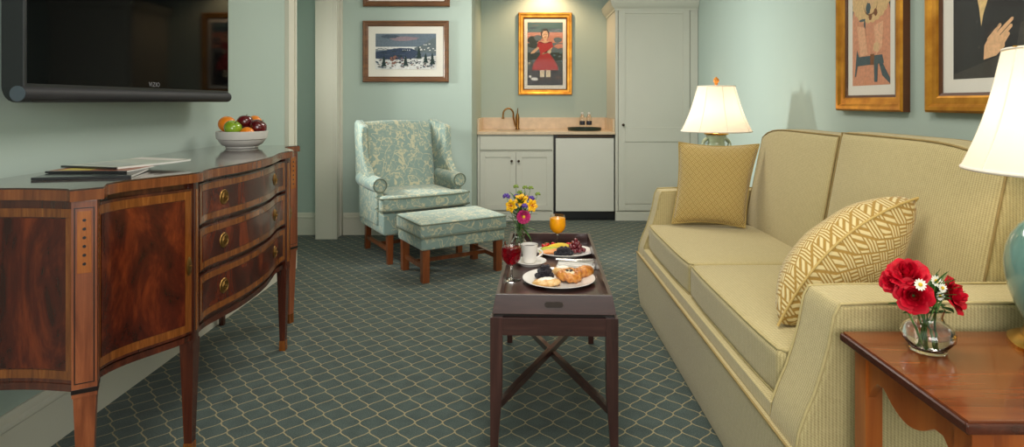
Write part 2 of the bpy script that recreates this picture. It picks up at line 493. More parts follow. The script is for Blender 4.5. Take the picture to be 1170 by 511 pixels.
BPROF = [(0, 0), (.020, 0), (.020, .150), (.024, .156), (.024, .164), (.013, .172), (.013, .188), (.008, .200), (0, .200)]
def base_run(name, p0, p1, nrm):
    m = MB(); n = len(BPROF)
    vs = []
    for p in (p0, p1):
        for d, z in BPROF: vs.append((p[0] + nrm[0] * d, p[1] + nrm[1] * d, z))
    fs = [(i, (i + 1) % n, n + (i + 1) % n, n + i) for i in range(n)] + [list(range(n)), list(range(n, 2 * n))[::-1]]
    m.add(vs, fs); return struct(m.make(name, WHITE, smooth=30))
base_run('baseboard_left', (XL, YB), (XL, 4.15), (1, 0))
base_run('baseboard_right', (XR, YB), (XR, 6.0), (-1, 0))
base_run('baseboard_far', (-1.615, YF), (-.453, YF), (0, -1))
base_run('baseboard_hall', (-3.2, YF), (-1.80, YF), (0, -1))
# door casing at the near side of the opening
m = MB().box(XL - .16, XL + .022, 4.17, 4.31, 0, 2.12).box(XL + .022, XL + .034, 4.285, 4.31, 0, 2.12).box(XL + .022, XL + .030, 4.17, 4.19, 0, 2.12)
m.box(XL - .165, XL + .01, 4.31, 4.33, 0, 2.12)
struct(m.make('trim_1', WHITE, bevel=.003, smooth=35))
# pilaster and casing at the far side of the opening
m = MB().box(-1.808, XL + .008, 5.21, YF, 0, ZC)
m.box(XL + .008, XL + .030, 5.21, 5.33, 0, 2.3).box(XL + .03, XL + .042, 5.21, 5.24, 0, 2.3).box(XL + .008, XL + .04, 5.345, YF, 0, 2.3)
struct(m.make('trim_2', WHITE, bevel=.004, smooth=35))

# ---------------------------------------------------------------- pictures
def tri(*pts): return list(pts)
class Art(MB):
    """flat picture built in its own plane: x right, z up, layers a hair apart in y"""
    def __init__(s): super().__init__(); s.mats = []; s.layer = 0; s.lim = None
    def poly(s, pts, mat, up=True):
        if mat not in s.mats: s.mats.append(mat)
        if up: s.layer += 1
        y = -.00005 * s.layer
        if s.lim: pts = [(max(-s.lim[0], min(s.lim[0], p[0])), max(-s.lim[1], min(s.lim[1], p[1]))) for p in pts]
        s.add([(p[0], y, p[1]) for p in pts], [list(range(len(pts)))], mi=s.mats.index(mat)); return s
    def ell(s, cx, cz, rx, rz, mat, n=18, a0=0, rot=0):
        pts = []
        for k in range(n):
            a = 2 * PI * k / n + a0
            x, z = rx * math.cos(a), rz * math.sin(a)
            pts.append((cx + x * math.cos(rot) - z * math.sin(rot), cz + x * math.sin(rot) + z * math.cos(rot)))
        return s.poly(pts, mat)
    def rect(s, x0, x1, z0, z1, mat): return s.poly([(x0, z0), (x1, z0), (x1, z1), (x0, z1)], mat)
    def blob(s, cx, cz, rx, rz, mat, n=14, j=.3, seed=0):
        R = random.Random(seed)
        return s.poly([(cx + rx * (1 - j * R.random()) * math.cos(2 * PI * k / n), cz + rz * (1 - j * R.random()) * math.sin(2 * PI * k / n)) for k in range(n)], mat)

def picture(name, label, W, H, fw, depth, mw, loc, rz, fmat, edge, art, prof=None, mbot=None):
    """W,H outer size; fw frame width; mw mat width; art(Art, w, h) draws in a w x h field about its centre"""
    t = thing(name, label, 'picture', loc, rz)
    prof = prof or [(0, 0), (0, .8), (.12, 1.0), (.30, .95), (.45, .70), (.75, .66), (.85, .55), (1, .45), (1, 0)]
    m = MB(); n = len(prof); ring = []
    for (cx, cz) in ((-1, -1), (1, -1), (1, 1), (-1, 1)):
        for a, d in prof:
            ring.append((cx * (W / 2 - a * fw), -d * depth, cz * (H / 2 - a * fw)))
    for c in range(4):
        c2 = (c + 1) % 4
        for i in range(n):
            i2 = (i + 1) % n
            m.add([ring[c * n + i], ring[c2 * n + i], ring[c2 * n + i2], ring[c * n + i2]], [(0, 1, 2, 3)], mi=1 if (edge and i in (0, 6, 7)) else 0)
    m.make('frame', [fmat, edge or fmat], t, weld=True, smooth=25)
    w, h = W - 2 * fw, H - 2 * fw
    MB().box(-w / 2 - .004, w / 2 + .004, -.006 - depth * .15, -.002, -h / 2 - .004, h / 2 + .004).make('mat_board', MATB, t, smooth=0)
    if art:
        a = Art(); a.lim = (w / 2 - mw, h / 2 - (mbot or mw)); art(a, w - 2 * mw, h - 2 * (mbot or mw))
        o = a.make('painting', a.mats, t, smooth=0, normals=False); o.location = (0, -.0065 - depth * .15, 0)
    MB().box(-w / 2 - .002, w / 2 + .002, -.0142 - depth * .15, -.0127 - depth * .15, -h / 2 - .002, h / 2 + .002).make('glass_pane', PANE, t, smooth=0)
    return t

def paint(name, c): return plain('pigment_' + name, c, .6, .14, 60)
P_NAVY = paint('navy', srgb(42, 58, 84)); P_SKY = paint('sky', srgb(98, 112, 126)); P_MAUVE = paint('mauve', srgb(140, 122, 130))
P_SNOW = paint('snow', srgb(214, 214, 212)); P_HILL = paint('hill', srgb(92, 104, 108)); P_FIR = paint('fir', srgb(22, 46, 44))
P_RUST = paint('rust', srgb(128, 88, 76)); P_DKBL = paint('dark_blue', srgb(66, 80, 96)); P_BLK = paint('black', srgb(30, 32, 36))
def landscape(a, w, h):
    a.rect(-w / 2, w / 2, -h / 2, h / 2, P_SKY)
    a.blob(-.02, h * .36, w * .3, h * .07, P_MAUVE, seed=2)
    a.blob(-w * .27, h * .42, w * .18, h * .06, P_DKBL, seed=3)
    a.rect(-w / 2, w / 2, h * .04, h * .13, P_SNOW)
    a.poly([(w * .14, h * .1), (w * .3, h * .2), (w * .42, h * .34), (w * .5, h * .4), (w * .5, -.02), (w * .14, 0)], P_HILL)
    for k in range(14): a.blob(w * (.22 + .27 * random.random()), h * (.02 + .2 * random.random()), .010, .005, P_SNOW, seed=k)
    for k in range(16): a.blob(w * (-.5 + .6 * k / 16) + .01, h * (.05 + .04 * random.random()), .016, .005, P_HILL, seed=k + 20)
    a.poly([(-w / 2, -h * .02), (-w * .3, h * .04), (-w * .1, h * .10), (w * .1, h * .08), (w * .22, -h * .02), (w * .12, -h * .2), (-w * .2, -h * .24), (-w / 2, -h * .26)], P_NAVY)
    for k in range(4): a.poly([(-.03 + k * .02, .006), (-.022 + k * .02, .006), (-.026 + k * .02, .022)], P_SNOW)
    for k in range(14): a.blob(w * (-.4 + .6 * random.random()), h * (-.18 + .2 * random.random()), .03, .004, random.choice([P_DKBL, P_FIR, P_NAVY]), seed=k + 90)
    a.poly([(-w / 2, -h * .2), (-w * .2, -h * .24), (w * .1, -h * .20), (w / 2, -h * .12), (w / 2, -h / 2), (-w / 2, -h / 2)], P_SNOW)
    for k in range(120):
        a.blob(w * (-.48 + .96 * random.random()), -h * (.17 + .31 * random.random()), .007 + .008 * random.random(), .003 + .004 * random.random(), random.choice([P_HILL, P_BLK, P_RUST, P_DKBL]), seed=k)
    for k in range(9): a.blob(w * (-.24 + .1 * random.random()), -h * (.12 + .22 * random.random()), .012, .012, P_RUST, seed=k + 60)
    for (x, z, s) in ((-.36, -.42, .30), (.0, -.40, .28), (.22, -.2, .34), (.33, -.32, .28), (.44, -.36, .34)):
        for q in range(3):
            b = z * h + q * s * h * .26
            ww = .026 * (1 - .25 * q)
            a.poly([(x * w - ww, b), (x * w + ww, b), (x * w, b + s * h * .5)], P_FIR)
picture('framed_landscape', 'walnut framed snowy lake landscape with fir trees above the wing chair', .778, .555, .050, .03, .065,
        (-1.048, YF - .001, 1.661), 0, W_FR, None, landscape, mbot=.066)
def dusk(a, w, h):
    a.rect(-w / 2, w / 2, -h / 2, h / 2, P_SKY); a.rect(-w / 2, w / 2, -h / 2, -h * .1, P_SNOW)
    for x in (-.3, 0, .2, .4): a.poly([(x * w - .03, -h * .3), (x * w + .03, -h * .3), (x * w, 0)], P_FIR)
picture('framed_landscape', 'walnut framed picture cut by the top of the photo, hung above the snowy lake one', .785, .555, .050, .03, .065,
        (-1.042, YF - .001, 2.345), 0, W_FR, None, dusk, mbot=.066)

P_RED = paint('red', srgb(170, 40, 36)); P_REDD = paint('dark_red', srgb(120, 24, 26)); P_SKIN = paint('skin', srgb(206, 168, 132)); P_HAIR = paint('hair', srgb(34, 26, 24))
P_TEAL = paint('teal', srgb(74, 104, 108)); P_CORAL = paint('coral', srgb(190, 128, 106)); P_DGRN = paint('dark_green', srgb(46, 56, 50)); P_IVORY = paint('ivory', srgb(206, 192, 164)); P_BRN = paint('brown', srgb(74, 54, 42))
def girl(a, w, h):
    a.rect(-w / 2, w / 2, -h / 2, h / 2, P_TEAL)
    for k in range(12): a.blob(w * (-.45 + .9 * random.random()), h * (.3 + .17 * random.random()), .05, .012, random.choice([P_SKY, P_DKBL, P_TEAL, P_HILL]), seed=k)
    a.rect(-w / 2, w / 2, h * .17, h * .34, P_CORAL)
    a.blob(-w * .35, h * .22, .07, .05, P_DGRN, seed=1); a.blob(w * .36, h * .22, .06, .035, P_HILL, seed=2); a.blob(-w * .2, h * .25, .05, .04, P_HILL, seed=4)
    a.rect(-w / 2, w / 2, 0, h * .15, P_HILL); a.blob(-w * .3, h * .13, .1, .03, P_DGRN, seed=7); a.blob(w * .4, h * .12, .06, .03, P_CORAL, seed=8)
    a.rect(-w / 2, w / 2, -h * .28, h * .02, P_DGRN)
    for k in range(18): a.blob(w * random.choice([-1, 1]) * (.26 + .2 * random.random()), h * (-.25 + .3 * random.random()), .018, .012, random.choice([P_TEAL, P_IVORY, P_HILL, P_FIR]), seed=k + 30)
    a.rect(-w / 2, w / 2, -h / 2, -h * .27, P_BLK)
    # dress
    a.poly([(-.075, h * .19), (.075, h * .19), (.092, h * .11), (.062, h * .06), (.055, -h * .01), (.10, -h * .10), (.135, -h * .18), (.145, -h * .26), (-.145, -h * .26), (-.135, -h * .18), (-.10, -h * .10), (-.055, -h * .01), (-.062, h * .06), (-.092, h * .11)], P_RED)
    for x in (-.09, -.04, .01, .06, .105): a.poly([(x - .003, -h * .25), (x + .004, -h * .25), (x * .5, -h * .03)], P_REDD)
    a.poly([(-.078, h * .19), (.078, h * .19), (.05, h * .165), (-.05, h * .165)], P_REDD)
    a.poly([(-.05, h * .20), (.05, h * .20), (.028, h * .178), (-.028, h * .178)], P_SKIN)
    a.poly([(-.085, h * .11), (-.062, h * .09), (-.12, h * .01), (-.16, -h * .0), (-.155, h * .025)], P_SKIN)
    a.poly([(.085, h * .11), (.062, h * .085), (.02, h * .01), (-.035, -h * .015), (-.025, h * .015), (.06, h * .04)], P_SKIN)
    a.rect(-.016, .016, h * .17, h * .26, P_SKIN)
    a.ell(0, h * .315, .048, .062, P_HAIR); a.ell(0, h * .295, .035, .050, P_SKIN)
    a.ell(-.013, h * .305, .005, .004, P_HAIR); a.ell(.013, h * .305, .005, .004, P_HAIR); a.ell(0, h * .262, .009, .004, P_RED)
    a.rect(-.058, -.008, -h * .37, -h * .26, P_IVORY); a.rect(.010, .060, -h * .37, -h * .26, P_IVORY)
    a.ell(-.040, -h * .395, .028, .012, P_BRN); a.ell(.044, -h * .395, .028, .012, P_BRN)
    a.blob(-w * .3, -h * .40, .045, .020, P_SNOW, seed=5); a.blob(-w * .42, -h * .36, .018, .020, P_SNOW, seed=6); a.blob(w * .36, -h * .38, .04, .02, P_BRN, seed=9)
    a.blob(.045, h * .03, .026, .020, P_IVORY, seed=3)
picture('framed_portrait', 'gilt framed portrait of a figure in a red dress, hung in the alcove', .598, .915, .066, .035, .036,
        (.262, YA - .001, 1.742), 0, GOLD, GOLDD, girl, mbot=.04)

P_PINK = paint('pink', srgb(206, 142, 110)); P_PINKL = paint('pink_light', srgb(222, 168, 132)); P_STEEL = paint('steel', srgb(62, 82, 88)); P_LACE = paint('lace', srgb(214, 180, 128)); P_STAR = paint('dark_teal', srgb(50, 66, 62))
P_CHAIN = paint('chain', srgb(120, 70, 30)); P_ROSE = paint('rose_skin', srgb(214, 176, 132)); P_COAT = paint('coat', srgb(34, 34, 34)); P_GREY = paint('charcoal', srgb(58, 56, 50)); P_HAND = paint('hand', srgb(222, 176, 132)); P_SHAWL = paint('shawl', srgb(222, 190, 130))
def lady(a, w, h):
    b = -h / 2
    a.rect(-w / 2, w / 2, b, h / 2, P_STAR)
    a.rect(-w / 2, w / 2, b, b + 0.3634, P_PINK)
    a.poly([(-w / 2, b + 0.3634), (w / 2, b + 0.3634), (w * .38, b + 0.4898), (w * .1, b + 0.5530), (-w * .1, b + 0.5530), (-w * .38, b + 0.4898)], P_PINK)
    # lace collar with a scalloped rim
    pts = []
    for k in range(25):
        an = PI + PI * k / 24
        r = .165 + (.010 if k % 2 else 0)
        pts.append((r * math.cos(an), b + 0.4582 + r * .82 * math.sin(an)))
    pts += [(.17, b + 0.5214), (-.17, b + 0.5214)]
    a.poly(pts, P_LACE)
    a.poly([(-.055, b + 0.5214), (.055, b + 0.5214), (.03, b + 0.4108), (0, b + 0.3871), (-.03, b + 0.4108)], P_ROSE)
    # chain and pendant
    prev = None
    for k in range(13):
        an = PI + PI * k / 12; p = (.06 * math.cos(an), b + 0.4187 + .06 * math.sin(an))
        if prev: a.poly([(prev[0], prev[1] - .004), (p[0], p[1] - .004), (p[0], p[1] + .004), (prev[0], prev[1] + .004)], P_CHAIN)
        prev = p
    a.blob(-.02, b + 0.3950, .026, .034, P_STEEL, seed=3); a.blob(.0, b + 0.3476, .016, .02, P_CHAIN, seed=4); a.blob(.045, b + 0.3674, .018, .022, P_CHAIN, seed=5)
    a.blob(-.07, b + 0.3397, .035, .008, P_STEEL, seed=6); a.blob(-.05, b + 0.3160, .008, .03, P_STEEL, seed=7)
    # bodice folds and sash
    a.poly([(-.12, b + 0.3160), (-.05, b + 0.3002), (-.02, b + 0.1580), (-.09, b + 0.1501)], P_PINKL); a.poly([(.03, b + 0.3002), (.11, b + 0.3160), (.10, b + 0.1896), (.05, b + 0.1501)], P_PINKL)
    a.poly([(-.105, b + 0.1501), (.10, b + 0.1501), (.115, b + 0.1067), (-.12, b + 0.1027)], P_STEEL)
    a.poly([(.0, b + 0.1580), (.035, b + 0.1580), (.035, b + 0.1027), (.0, b + 0.1027)], P_CHAIN)
    a.poly([(.03, b + 0.1264), (.065, b + 0.1185), (.06, b + 0.0158), (.035, b + 0.0158)], P_STEEL); a.poly([(.06, b + 0.1422), (.09, b + 0.1264), (w / 2, b + 0.0316), (w / 2, b + 0.0040), (.10, b + 0.0474)], P_STEEL)
    a.poly([(-.12, b + 0.1896), (-.10, b + 0.1501), (-.13, b + 0.0474), (-.14, b + 0.0474)], P_STEEL)
    a.blob(.05, b + 0.1896, .03, .03, P_ROSE, seed=9)
picture('framed_portrait', 'tall gilt framed portrait of a pink dress with blue sash above the sofa', .58, .94, .082, .042, .045,
        (XR - .001, 3.03, 1.155 + .47), -PI / 2, GOLD, GOLDD, lady, mbot=.05)
def coat(a, w, h):
    b = -h / 2; l = -w / 2
    a.rect(-w / 2, w / 2, b, h / 2, P_COAT)
    a.poly([(l, b), (l, b + .02), (l + .10, b + .045), (l + .22, b + .075), (l + .3, b + .09), (w / 2, b + .12), (w / 2, b)], P_GREY)
    a.poly([(l + .105, h / 2), (l + .205, h / 2), (l + .19, b + .32), (l + .16, b + .25), (l + .148, b + .20), (l + .138, b + .27), (l + .115, b + .36)], P_SHAWL)
    a.poly([(l + .125, h / 2), (l + .14, h / 2), (l + .145, b + .26)], P_IVORY)
    X = lambda x: l + .16 + (x - .22) * .77
    Z = lambda z: b + .070 + (z - .15) * .60
    a.poly([(X(.22), Z(.15)), (X(.225), Z(.24)), (X(.25), Z(.285)), (X(.30), Z(.31)), (X(.35), Z(.27)), (X(.35), Z(.22)), (X(.30), Z(.17))], P_HAND)
    for (x0, z0, x1, z1) in ((.25, .27, .325, .36), (.28, .275, .395, .385), (.31, .26, .39, .345), (.33, .235, .375, .30)):
        x0, x1, z0, z1 = X(x0), X(x1), Z(z0), Z(z1)
        dx, dz = x1 - x0, z1 - z0; q = math.hypot(dx, dz); nx, nz = -dz / q * .0095, dx / q * .0095
        a.poly([(x0 + nx, z0 + nz), (x1 + nx * .7, z1 + nz * .7), (x1 + dx * .06, z1 + dz * .06), (x1 - nx * .7, z1 - nz * .7), (x0 - nx, z0 - nz)], P_HAND)
    a.poly([(X(.24), Z(.30)), (X(.33), Z(.365)), (X(.335), Z(.37)), (X(.25), Z(.315))], P_BRN)
    a.poly([(l + .30, b + .04), (l + .33, b + .19), (l + .36, b + .2), (l + .40, b + .05)], P_GREY)
    for z in (.12, .22): a.ell(l + .15 - z * .1, b + z, .006, .006, P_GREY)
picture('framed_portrait', 'large gilt framed portrait of a hand on a dark coat, beside the lamp shade', .86, 1.02, .082, .042, .06,
        (XR - .001, 2.16, 1.157 + .51), -PI / 2, GOLD, GOLDD, coat, mbot=.055)
# ------------------------------------------------------- kitchenette alcove
YC = 6.03
def zc(v, Y=YC): return 1.2 - (v - 117) * Y / 680
def xc(u, Y=YC): return (u - 596) * Y / 680
def shaker(m, x0, x1, z0, z1, y, st=.055, rec=.008, th=.02):
    """frame-and-panel slab facing -y"""
    m.box(x0, x0 + st, y, y + th, z0, z1).box(x1 - st, x1, y, y + th, z0, z1)
    m.box(x0 + st, x1 - st, y, y + th, z0, z0 + st).box(x0 + st, x1 - st, y, y + th, z1 - st, z1)
    m.box(x0 + st, x1 - st, y + rec, y + th, z0 + st, z1 - st)
t = thing('sink_cabinet', 'cream base cabinet with two panelled doors under the sink', 'cabinet', (-.06, 6.34, 0))
m = MB().box(-.448, .322, YC + .02, YA - .012, .09, .872).box(-.448, .322, YC + .03, YA - .02, 0, .09).box(-.448, .322, YC + .005, YC + .03, 0, .088)
m.box(-.448, -.425, YC + .002, YC + .02, .09, .872).box(.312, .322, YC + .002, YC + .02, .09, .872)
m.make('body', CAB, t, world=True, bevel=.002)
MB().box(-.421, .31, YC - .004, YC + .018, zc(171), zc(155.5)).make('drawer_front', CAB, t, world=True, bevel=.003)
for (a, b, kx) in ((-.421, -.059, -.10), (-.053, .31, -.030)):
    m = MB(); shaker(m, a, b, zc(240), zc(173.5), YC - .004)
    d = m.make('door', CAB, t, world=True, bevel=.002)
    k = MB().lathe([(0, 0), (.006, 0), (.006, .012), (.013, .018), (.013, .024), (.008, .029), (0, .03)], 14)
    k.xf(Matrix.Translation((kx, YC - .004, zc(184))) @ Matrix.Rotation(PI / 2, 4, 'X'))
    k.make('knob', DARKM, d, world=True)
t = thing('countertop', 'pale travertine countertop with short backsplash and sink, over the base cabinet', 'countertop', (.25, 6.34, .874))
MB().box(-.45, .945, YC - .025, YA - .002, .875, .902).make('slab', STONE, t, world=True, bevel=.003)
MB().box(-.45, .945, YA - .022, YA - .002, .9025, 1.032).box(-.45, -.431, YC, YA - .023, .9025, 1.032).box(.926, .945, YC, YA - .023, .9025, 1.032).make('backsplash', STONE, t, world=True, bevel=.002)
m = MB(); 
m.grid(lambda a, b: (-.06 + .21 * math.cos(2 * PI * a) * (1 - .12 * b), 6.33 + .15 * math.sin(2 * PI * a) * (1 - .12 * b), .9035 + .002 * math.sin(PI * b)), 36, 3, cu=True)
m.make('sink_rim', SILVER, t, world=True)
t = thing('mini_fridge', 'white mini refrigerator with dark surround under the counter', 'refrigerator', (.635, 6.34, 0))
MB().box(.33, .944, YC + .03, YA - .03, .004, .868).make('body', BLACKPL, t, world=True, bevel=.003)
MB().box(.345, .934, YC - .01, YC + .03, zc(241.5), zc(158)).make('door', plain('fridge_white', srgb(208, 208, 198), .35, .01, 4), t, world=True, bevel=.006, seg=3)
MB().box(.345, .934, YC + .012, YC + .03, .02, zc(242.5)).make('toe_grille', BLACKPL, t, world=True, bevel=.002)
MB().box(.36, .92, YC + .006, YC + .03, zc(157.2), zc(154.8)).make('handle', DARKM, t, world=True, bevel=.001)

t = thing('tall_cabinet', 'tall cream pantry cabinet with a two panelled door and crown molding', 'cabinet', (1.37, 6.34, 0))
m = MB().box(.949, 1.787, YC + .02, YA - .002, .09, 2.16).box(.949, 1.787, YC, YC + .02, .09, zc(241.5) - .01).box(.949, 1.787, YC - .004, YC + .03, 0, .089)
m.box(.949, xc(706), YC, YC + .02, zc(241.5), 2.16).box(xc(788.5), 1.787, YC, YC + .02, zc(241.5), 2.16).box(.949, 1.787, YC, YC + .02, zc(6.5), 2.16)
m.make('body', CAB, t, world=True, bevel=.002)
prof = [(0, 2.13), (.008, 2.13), (.012, 2.15), (.03, 2.165), (.05, 2.20), (.055, 2.225), (.06, 2.24), (0, 2.24)]
m = MB(); n = len(prof); vs = []
for (x, y, sx, sy) in ((.949, YA - .003, -1, 0), (.949, YC, -1, -1), (1.787, YC, 0, -1)):
    for d, z in prof: vs.append((x + sx * d, y + sy * d, z))
m.add(vs, [(c * n + i, (c + 1) * n + i, (c + 1) * n + (i + 1) % n, c * n + (i + 1) % n) for c in (0, 1) for i in range(n)] + [list(range(n)), list(range(2 * n, 3 * n))])
m.make('crown_molding', CAB, t, world=True, smooth=30)
x0, x1, y = xc(706.6), xc(787.8), YC - .006
m = MB(); z0, z1 = zc(240.5), zc(7.5); pm0, pm1 = zc(162), zc(145.5); st = .068
m.box(x0, x0 + st, y, y + .022, z0, z1).box(x1 - st, x1, y, y + .022, z0, z1)
m.box(x0 + st, x1 - st, y, y + .022, z0, zc(233.5)).box(x0 + st, x1 - st, y, y + .022, zc(15.5), z1).box(x0 + st, x1 - st, y, y + .022, pm0, pm1)
m.box(x0 + st, x1 - st, y + .009, y + .02, z0 + st, z1 - st)
d = m.make('door', CAB, t, world=True, bevel=.003)
k = MB().lathe([(0, 0), (.006, 0), (.006, .012), (.014, .018), (.014, .025), (.008, .03), (0, .031)], 14)
k.xf(Matrix.Translation((xc(711.8), y, zc(142.7))) @ Matrix.Rotation(PI / 2, 4, 'X')); k.make('knob', DARKM, d, world=True)

# faucet
t = thing('faucet', 'bronze gooseneck bar faucet with lever beside the sink', 'faucet', (-.045, 6.50, .903))
MB().lathe([(.024, 0), (.026, .006), (.020, .014), (.017, .03), (.019, .10), (.022, .125), (.018, .15), (.011, .175), (0, .178)], 20).make('body', BRONZE, t)
MB().tube([(0, 0, .17), (.001, 0, .205), (.004, -.004, .235)], [.007, .006, .004], 10).make('lever', BRONZE, t)
pts = [(-.018, 0, .03), (-.03, 0, .07), (-.045, -.01, .13)]
pts += [(-.10 + .055 * math.cos(a), -.02 - .02 * (a / PI), .17 + .06 * math.sin(a)) for a in [PI * k / 10 for k in range(11)]]
pts += [(-.157, -.042, .15), (-.157, -.042, .13)]
MB().tube(pts, .0095, 12).tube([(-.157, -.042, .135), (-.157, -.042, .118)], .013, 12).make('spout', BRONZE, t)
# tray and bottles
t = thing('serving_tray', 'round dark green tray on the travertine counter', 'tray', (.668, 6.33, .9022))
m = MB().lathe([(.172, 0), (.176, .003), (.182, .030), (.178, .030), (.172, .008), (0, .008)], 48); m.add([(0, 0, 0)], [])
m.make('tray_body', plain('dark_green_lacquer', srgb(18, 44, 38), .35, .1, 20), t)
WATER = glass('bottle_water', (.96, .98, .98, 1), 0, 1.33); LABELM = plain('bottle_label', srgb(44, 44, 56), .5, .15, 60); CAPM = plain('bottle_cap', srgb(226, 226, 224), .4)
def bottle():
    t = thing('water_bottle', 'left water bottle with a dark label on the round green tray', 'bottle', (.645, 6.33, .9105))
    MB().lathe([(.024, 0), (.028, .004), (.028, .09), (.0285, .115), (.024, .135), (.013, .155), (.0125, .166)], 20).make('bottle_body', WATER, t)
    MB().lathe([(.0286, .05), (.0292, .052), (.0292, .09), (.0286, .092)], 20).make('label_band', LABELM, t)
    MB().lathe([(.0135, .167), (.0145, .168), (.0145, .181), (.012, .183), (0, .183)], 16).make('cap', CAPM, t)
    return t
b1 = bottle(); b2 = copy_tree(b1); b2.location = (.718, 6.335, .9105); b2['label'] = 'right water bottle with a dark label, nearer the tall cabinet'
b1['group'] = b2['group'] = 'water bottles on the green tray'
# ---------------------------------------------------------------- sideboard
SC, HALF = 2.45, .80            # centre along Y, half length of the front
KN = [(0, -1.066), (.13, -1.072), (.25, -1.092), (.33, -1.106), (.40, -1.100), (.44, -1.090), (.49, -1.105), (.56, -1.148), (.63, -1.192), (.69, -1.213), (.75, -1.213), (.80, -1.195), (.9, -1.15)]
def F(y):
    s = abs(y - SC)
    for i in range(len(KN) - 1):
        if KN[i][0] <= s <= KN[i + 1][0]:
            p0 = KN[max(i - 1, 0)]; p1, p2 = KN[i], KN[i + 1]; p3 = KN[min(i + 2, len(KN) - 1)]
            if i == 0: p0 = (-KN[1][0], KN[1][1])
            h = p2[0] - p1[0]; t = (s - p1[0]) / h
            m1 = (p2[1] - p0[1]) / (p2[0] - p0[0]) * h; m2 = (p3[1] - p1[1]) / (p3[0] - p1[0]) * h
            return (2 * t**3 - 3 * t**2 + 1) * p1[1] + (t**3 - 2 * t**2 + t) * m1 + (-2 * t**3 + 3 * t**2) * p2[1] + (t**3 - t**2) * m2
    return KN[-1][1]
def cslab(m, y0, y1, z0, z1, off, th, n=None):
    n = n or max(2, int(abs(y1 - y0) / .025))
    ys = [y0 + (y1 - y0) * i / n for i in range(n + 1)]
    fr = [(F(y) + off, y) for y in ys]; bk = [(F(y) + off - th, y) for y in ys]
    return m.prism(fr + bk[::-1], z0, z1)
def ring(m, y0, y1, z0, z1, off, th, w):
    cslab(m, y0, y1, z1 - w, z1, off, th); cslab(m, y0, y1, z0, z0 + w, off, th)
    cslab(m, y0, y0 + w * .8, z0 + w, z1 - w, off, th, 2); cslab(m, y1 - w * .8, y1, z0 + w, z1 - w, off, th, 2)
ZB, ZT, ZTT = .400, .932, .965
sb = thing('sideboard', 'serpentine mahogany sideboard with satinwood banding and brass pulls, along the left wall', 'sideboard', (-1.40, SC, 0))
# carcass: plan outline, ends slightly hollow
ys = [SC - HALF + .06 + (2 * HALF - .12) * i / 56 for i in range(57)]
def endc(sgn, ofs=0, xa=-1.585, n=8):
    pts = []
    for i in range(n + 1):
        t = i / n; x = xa + (-1.235 - xa) * t
        pts.append((x, SC + sgn * (HALF + .005 + ofs - .022 * math.sin(PI * t) ** 1.0)))
    return pts
plan = endc(-1) + [(F(y) - .018, y) for y in ys] + endc(1)[::-1]
m = MB().prism(plan, ZB + .012, ZT - .002)
m.make('carcass', W_DK, sb, world=True, smooth=30)
m = MB().prism([(x + (0.006 if x > -1.56 else 0), y) for x, y in endc(-1, .004)] + [(F(y) - .006, y) for y in ys] + [(x + (0.006 if x > -1.56 else 0), y) for x, y in endc(1, .004)[::-1]], ZB, ZB + .020)
m.make('base_molding', W_DK, sb, world=True, smooth=30)
# top
ys2 = [SC - HALF - .005 + (2 * HALF + .01) * i / 60 for i in range(61)]
def top_plan(o):
    a = endc(-1, .030 + o); b = endc(1, .030 + o)
    L = [(-1.602, a[0][1])] + a[1:]
    c0 = [(-1.212 + o, SC - HALF - .055 - o), (-1.158 + o, SC - HALF - .0 - o)]
    mid = [(F(y) + .020 + o, y) for y in ys2[3:-3]]
    c1 = [(-1.158 + o, SC + HALF + .0 + o), (-1.212 + o, SC + HALF + .055 + o)]
    return L + c0 + mid + c1 + b[1:][::-1] + [(-1.602, b[0][1])]
tp = MB().prism(top_plan(0), ZT, ZTT - .0045).make('top', W_TOPE, sb, world=True, smooth=25)
MB().prism(top_plan(-.004), ZTT - .0045, ZTT).make('top_surface', W_TOP, tp, world=True, smooth=25)
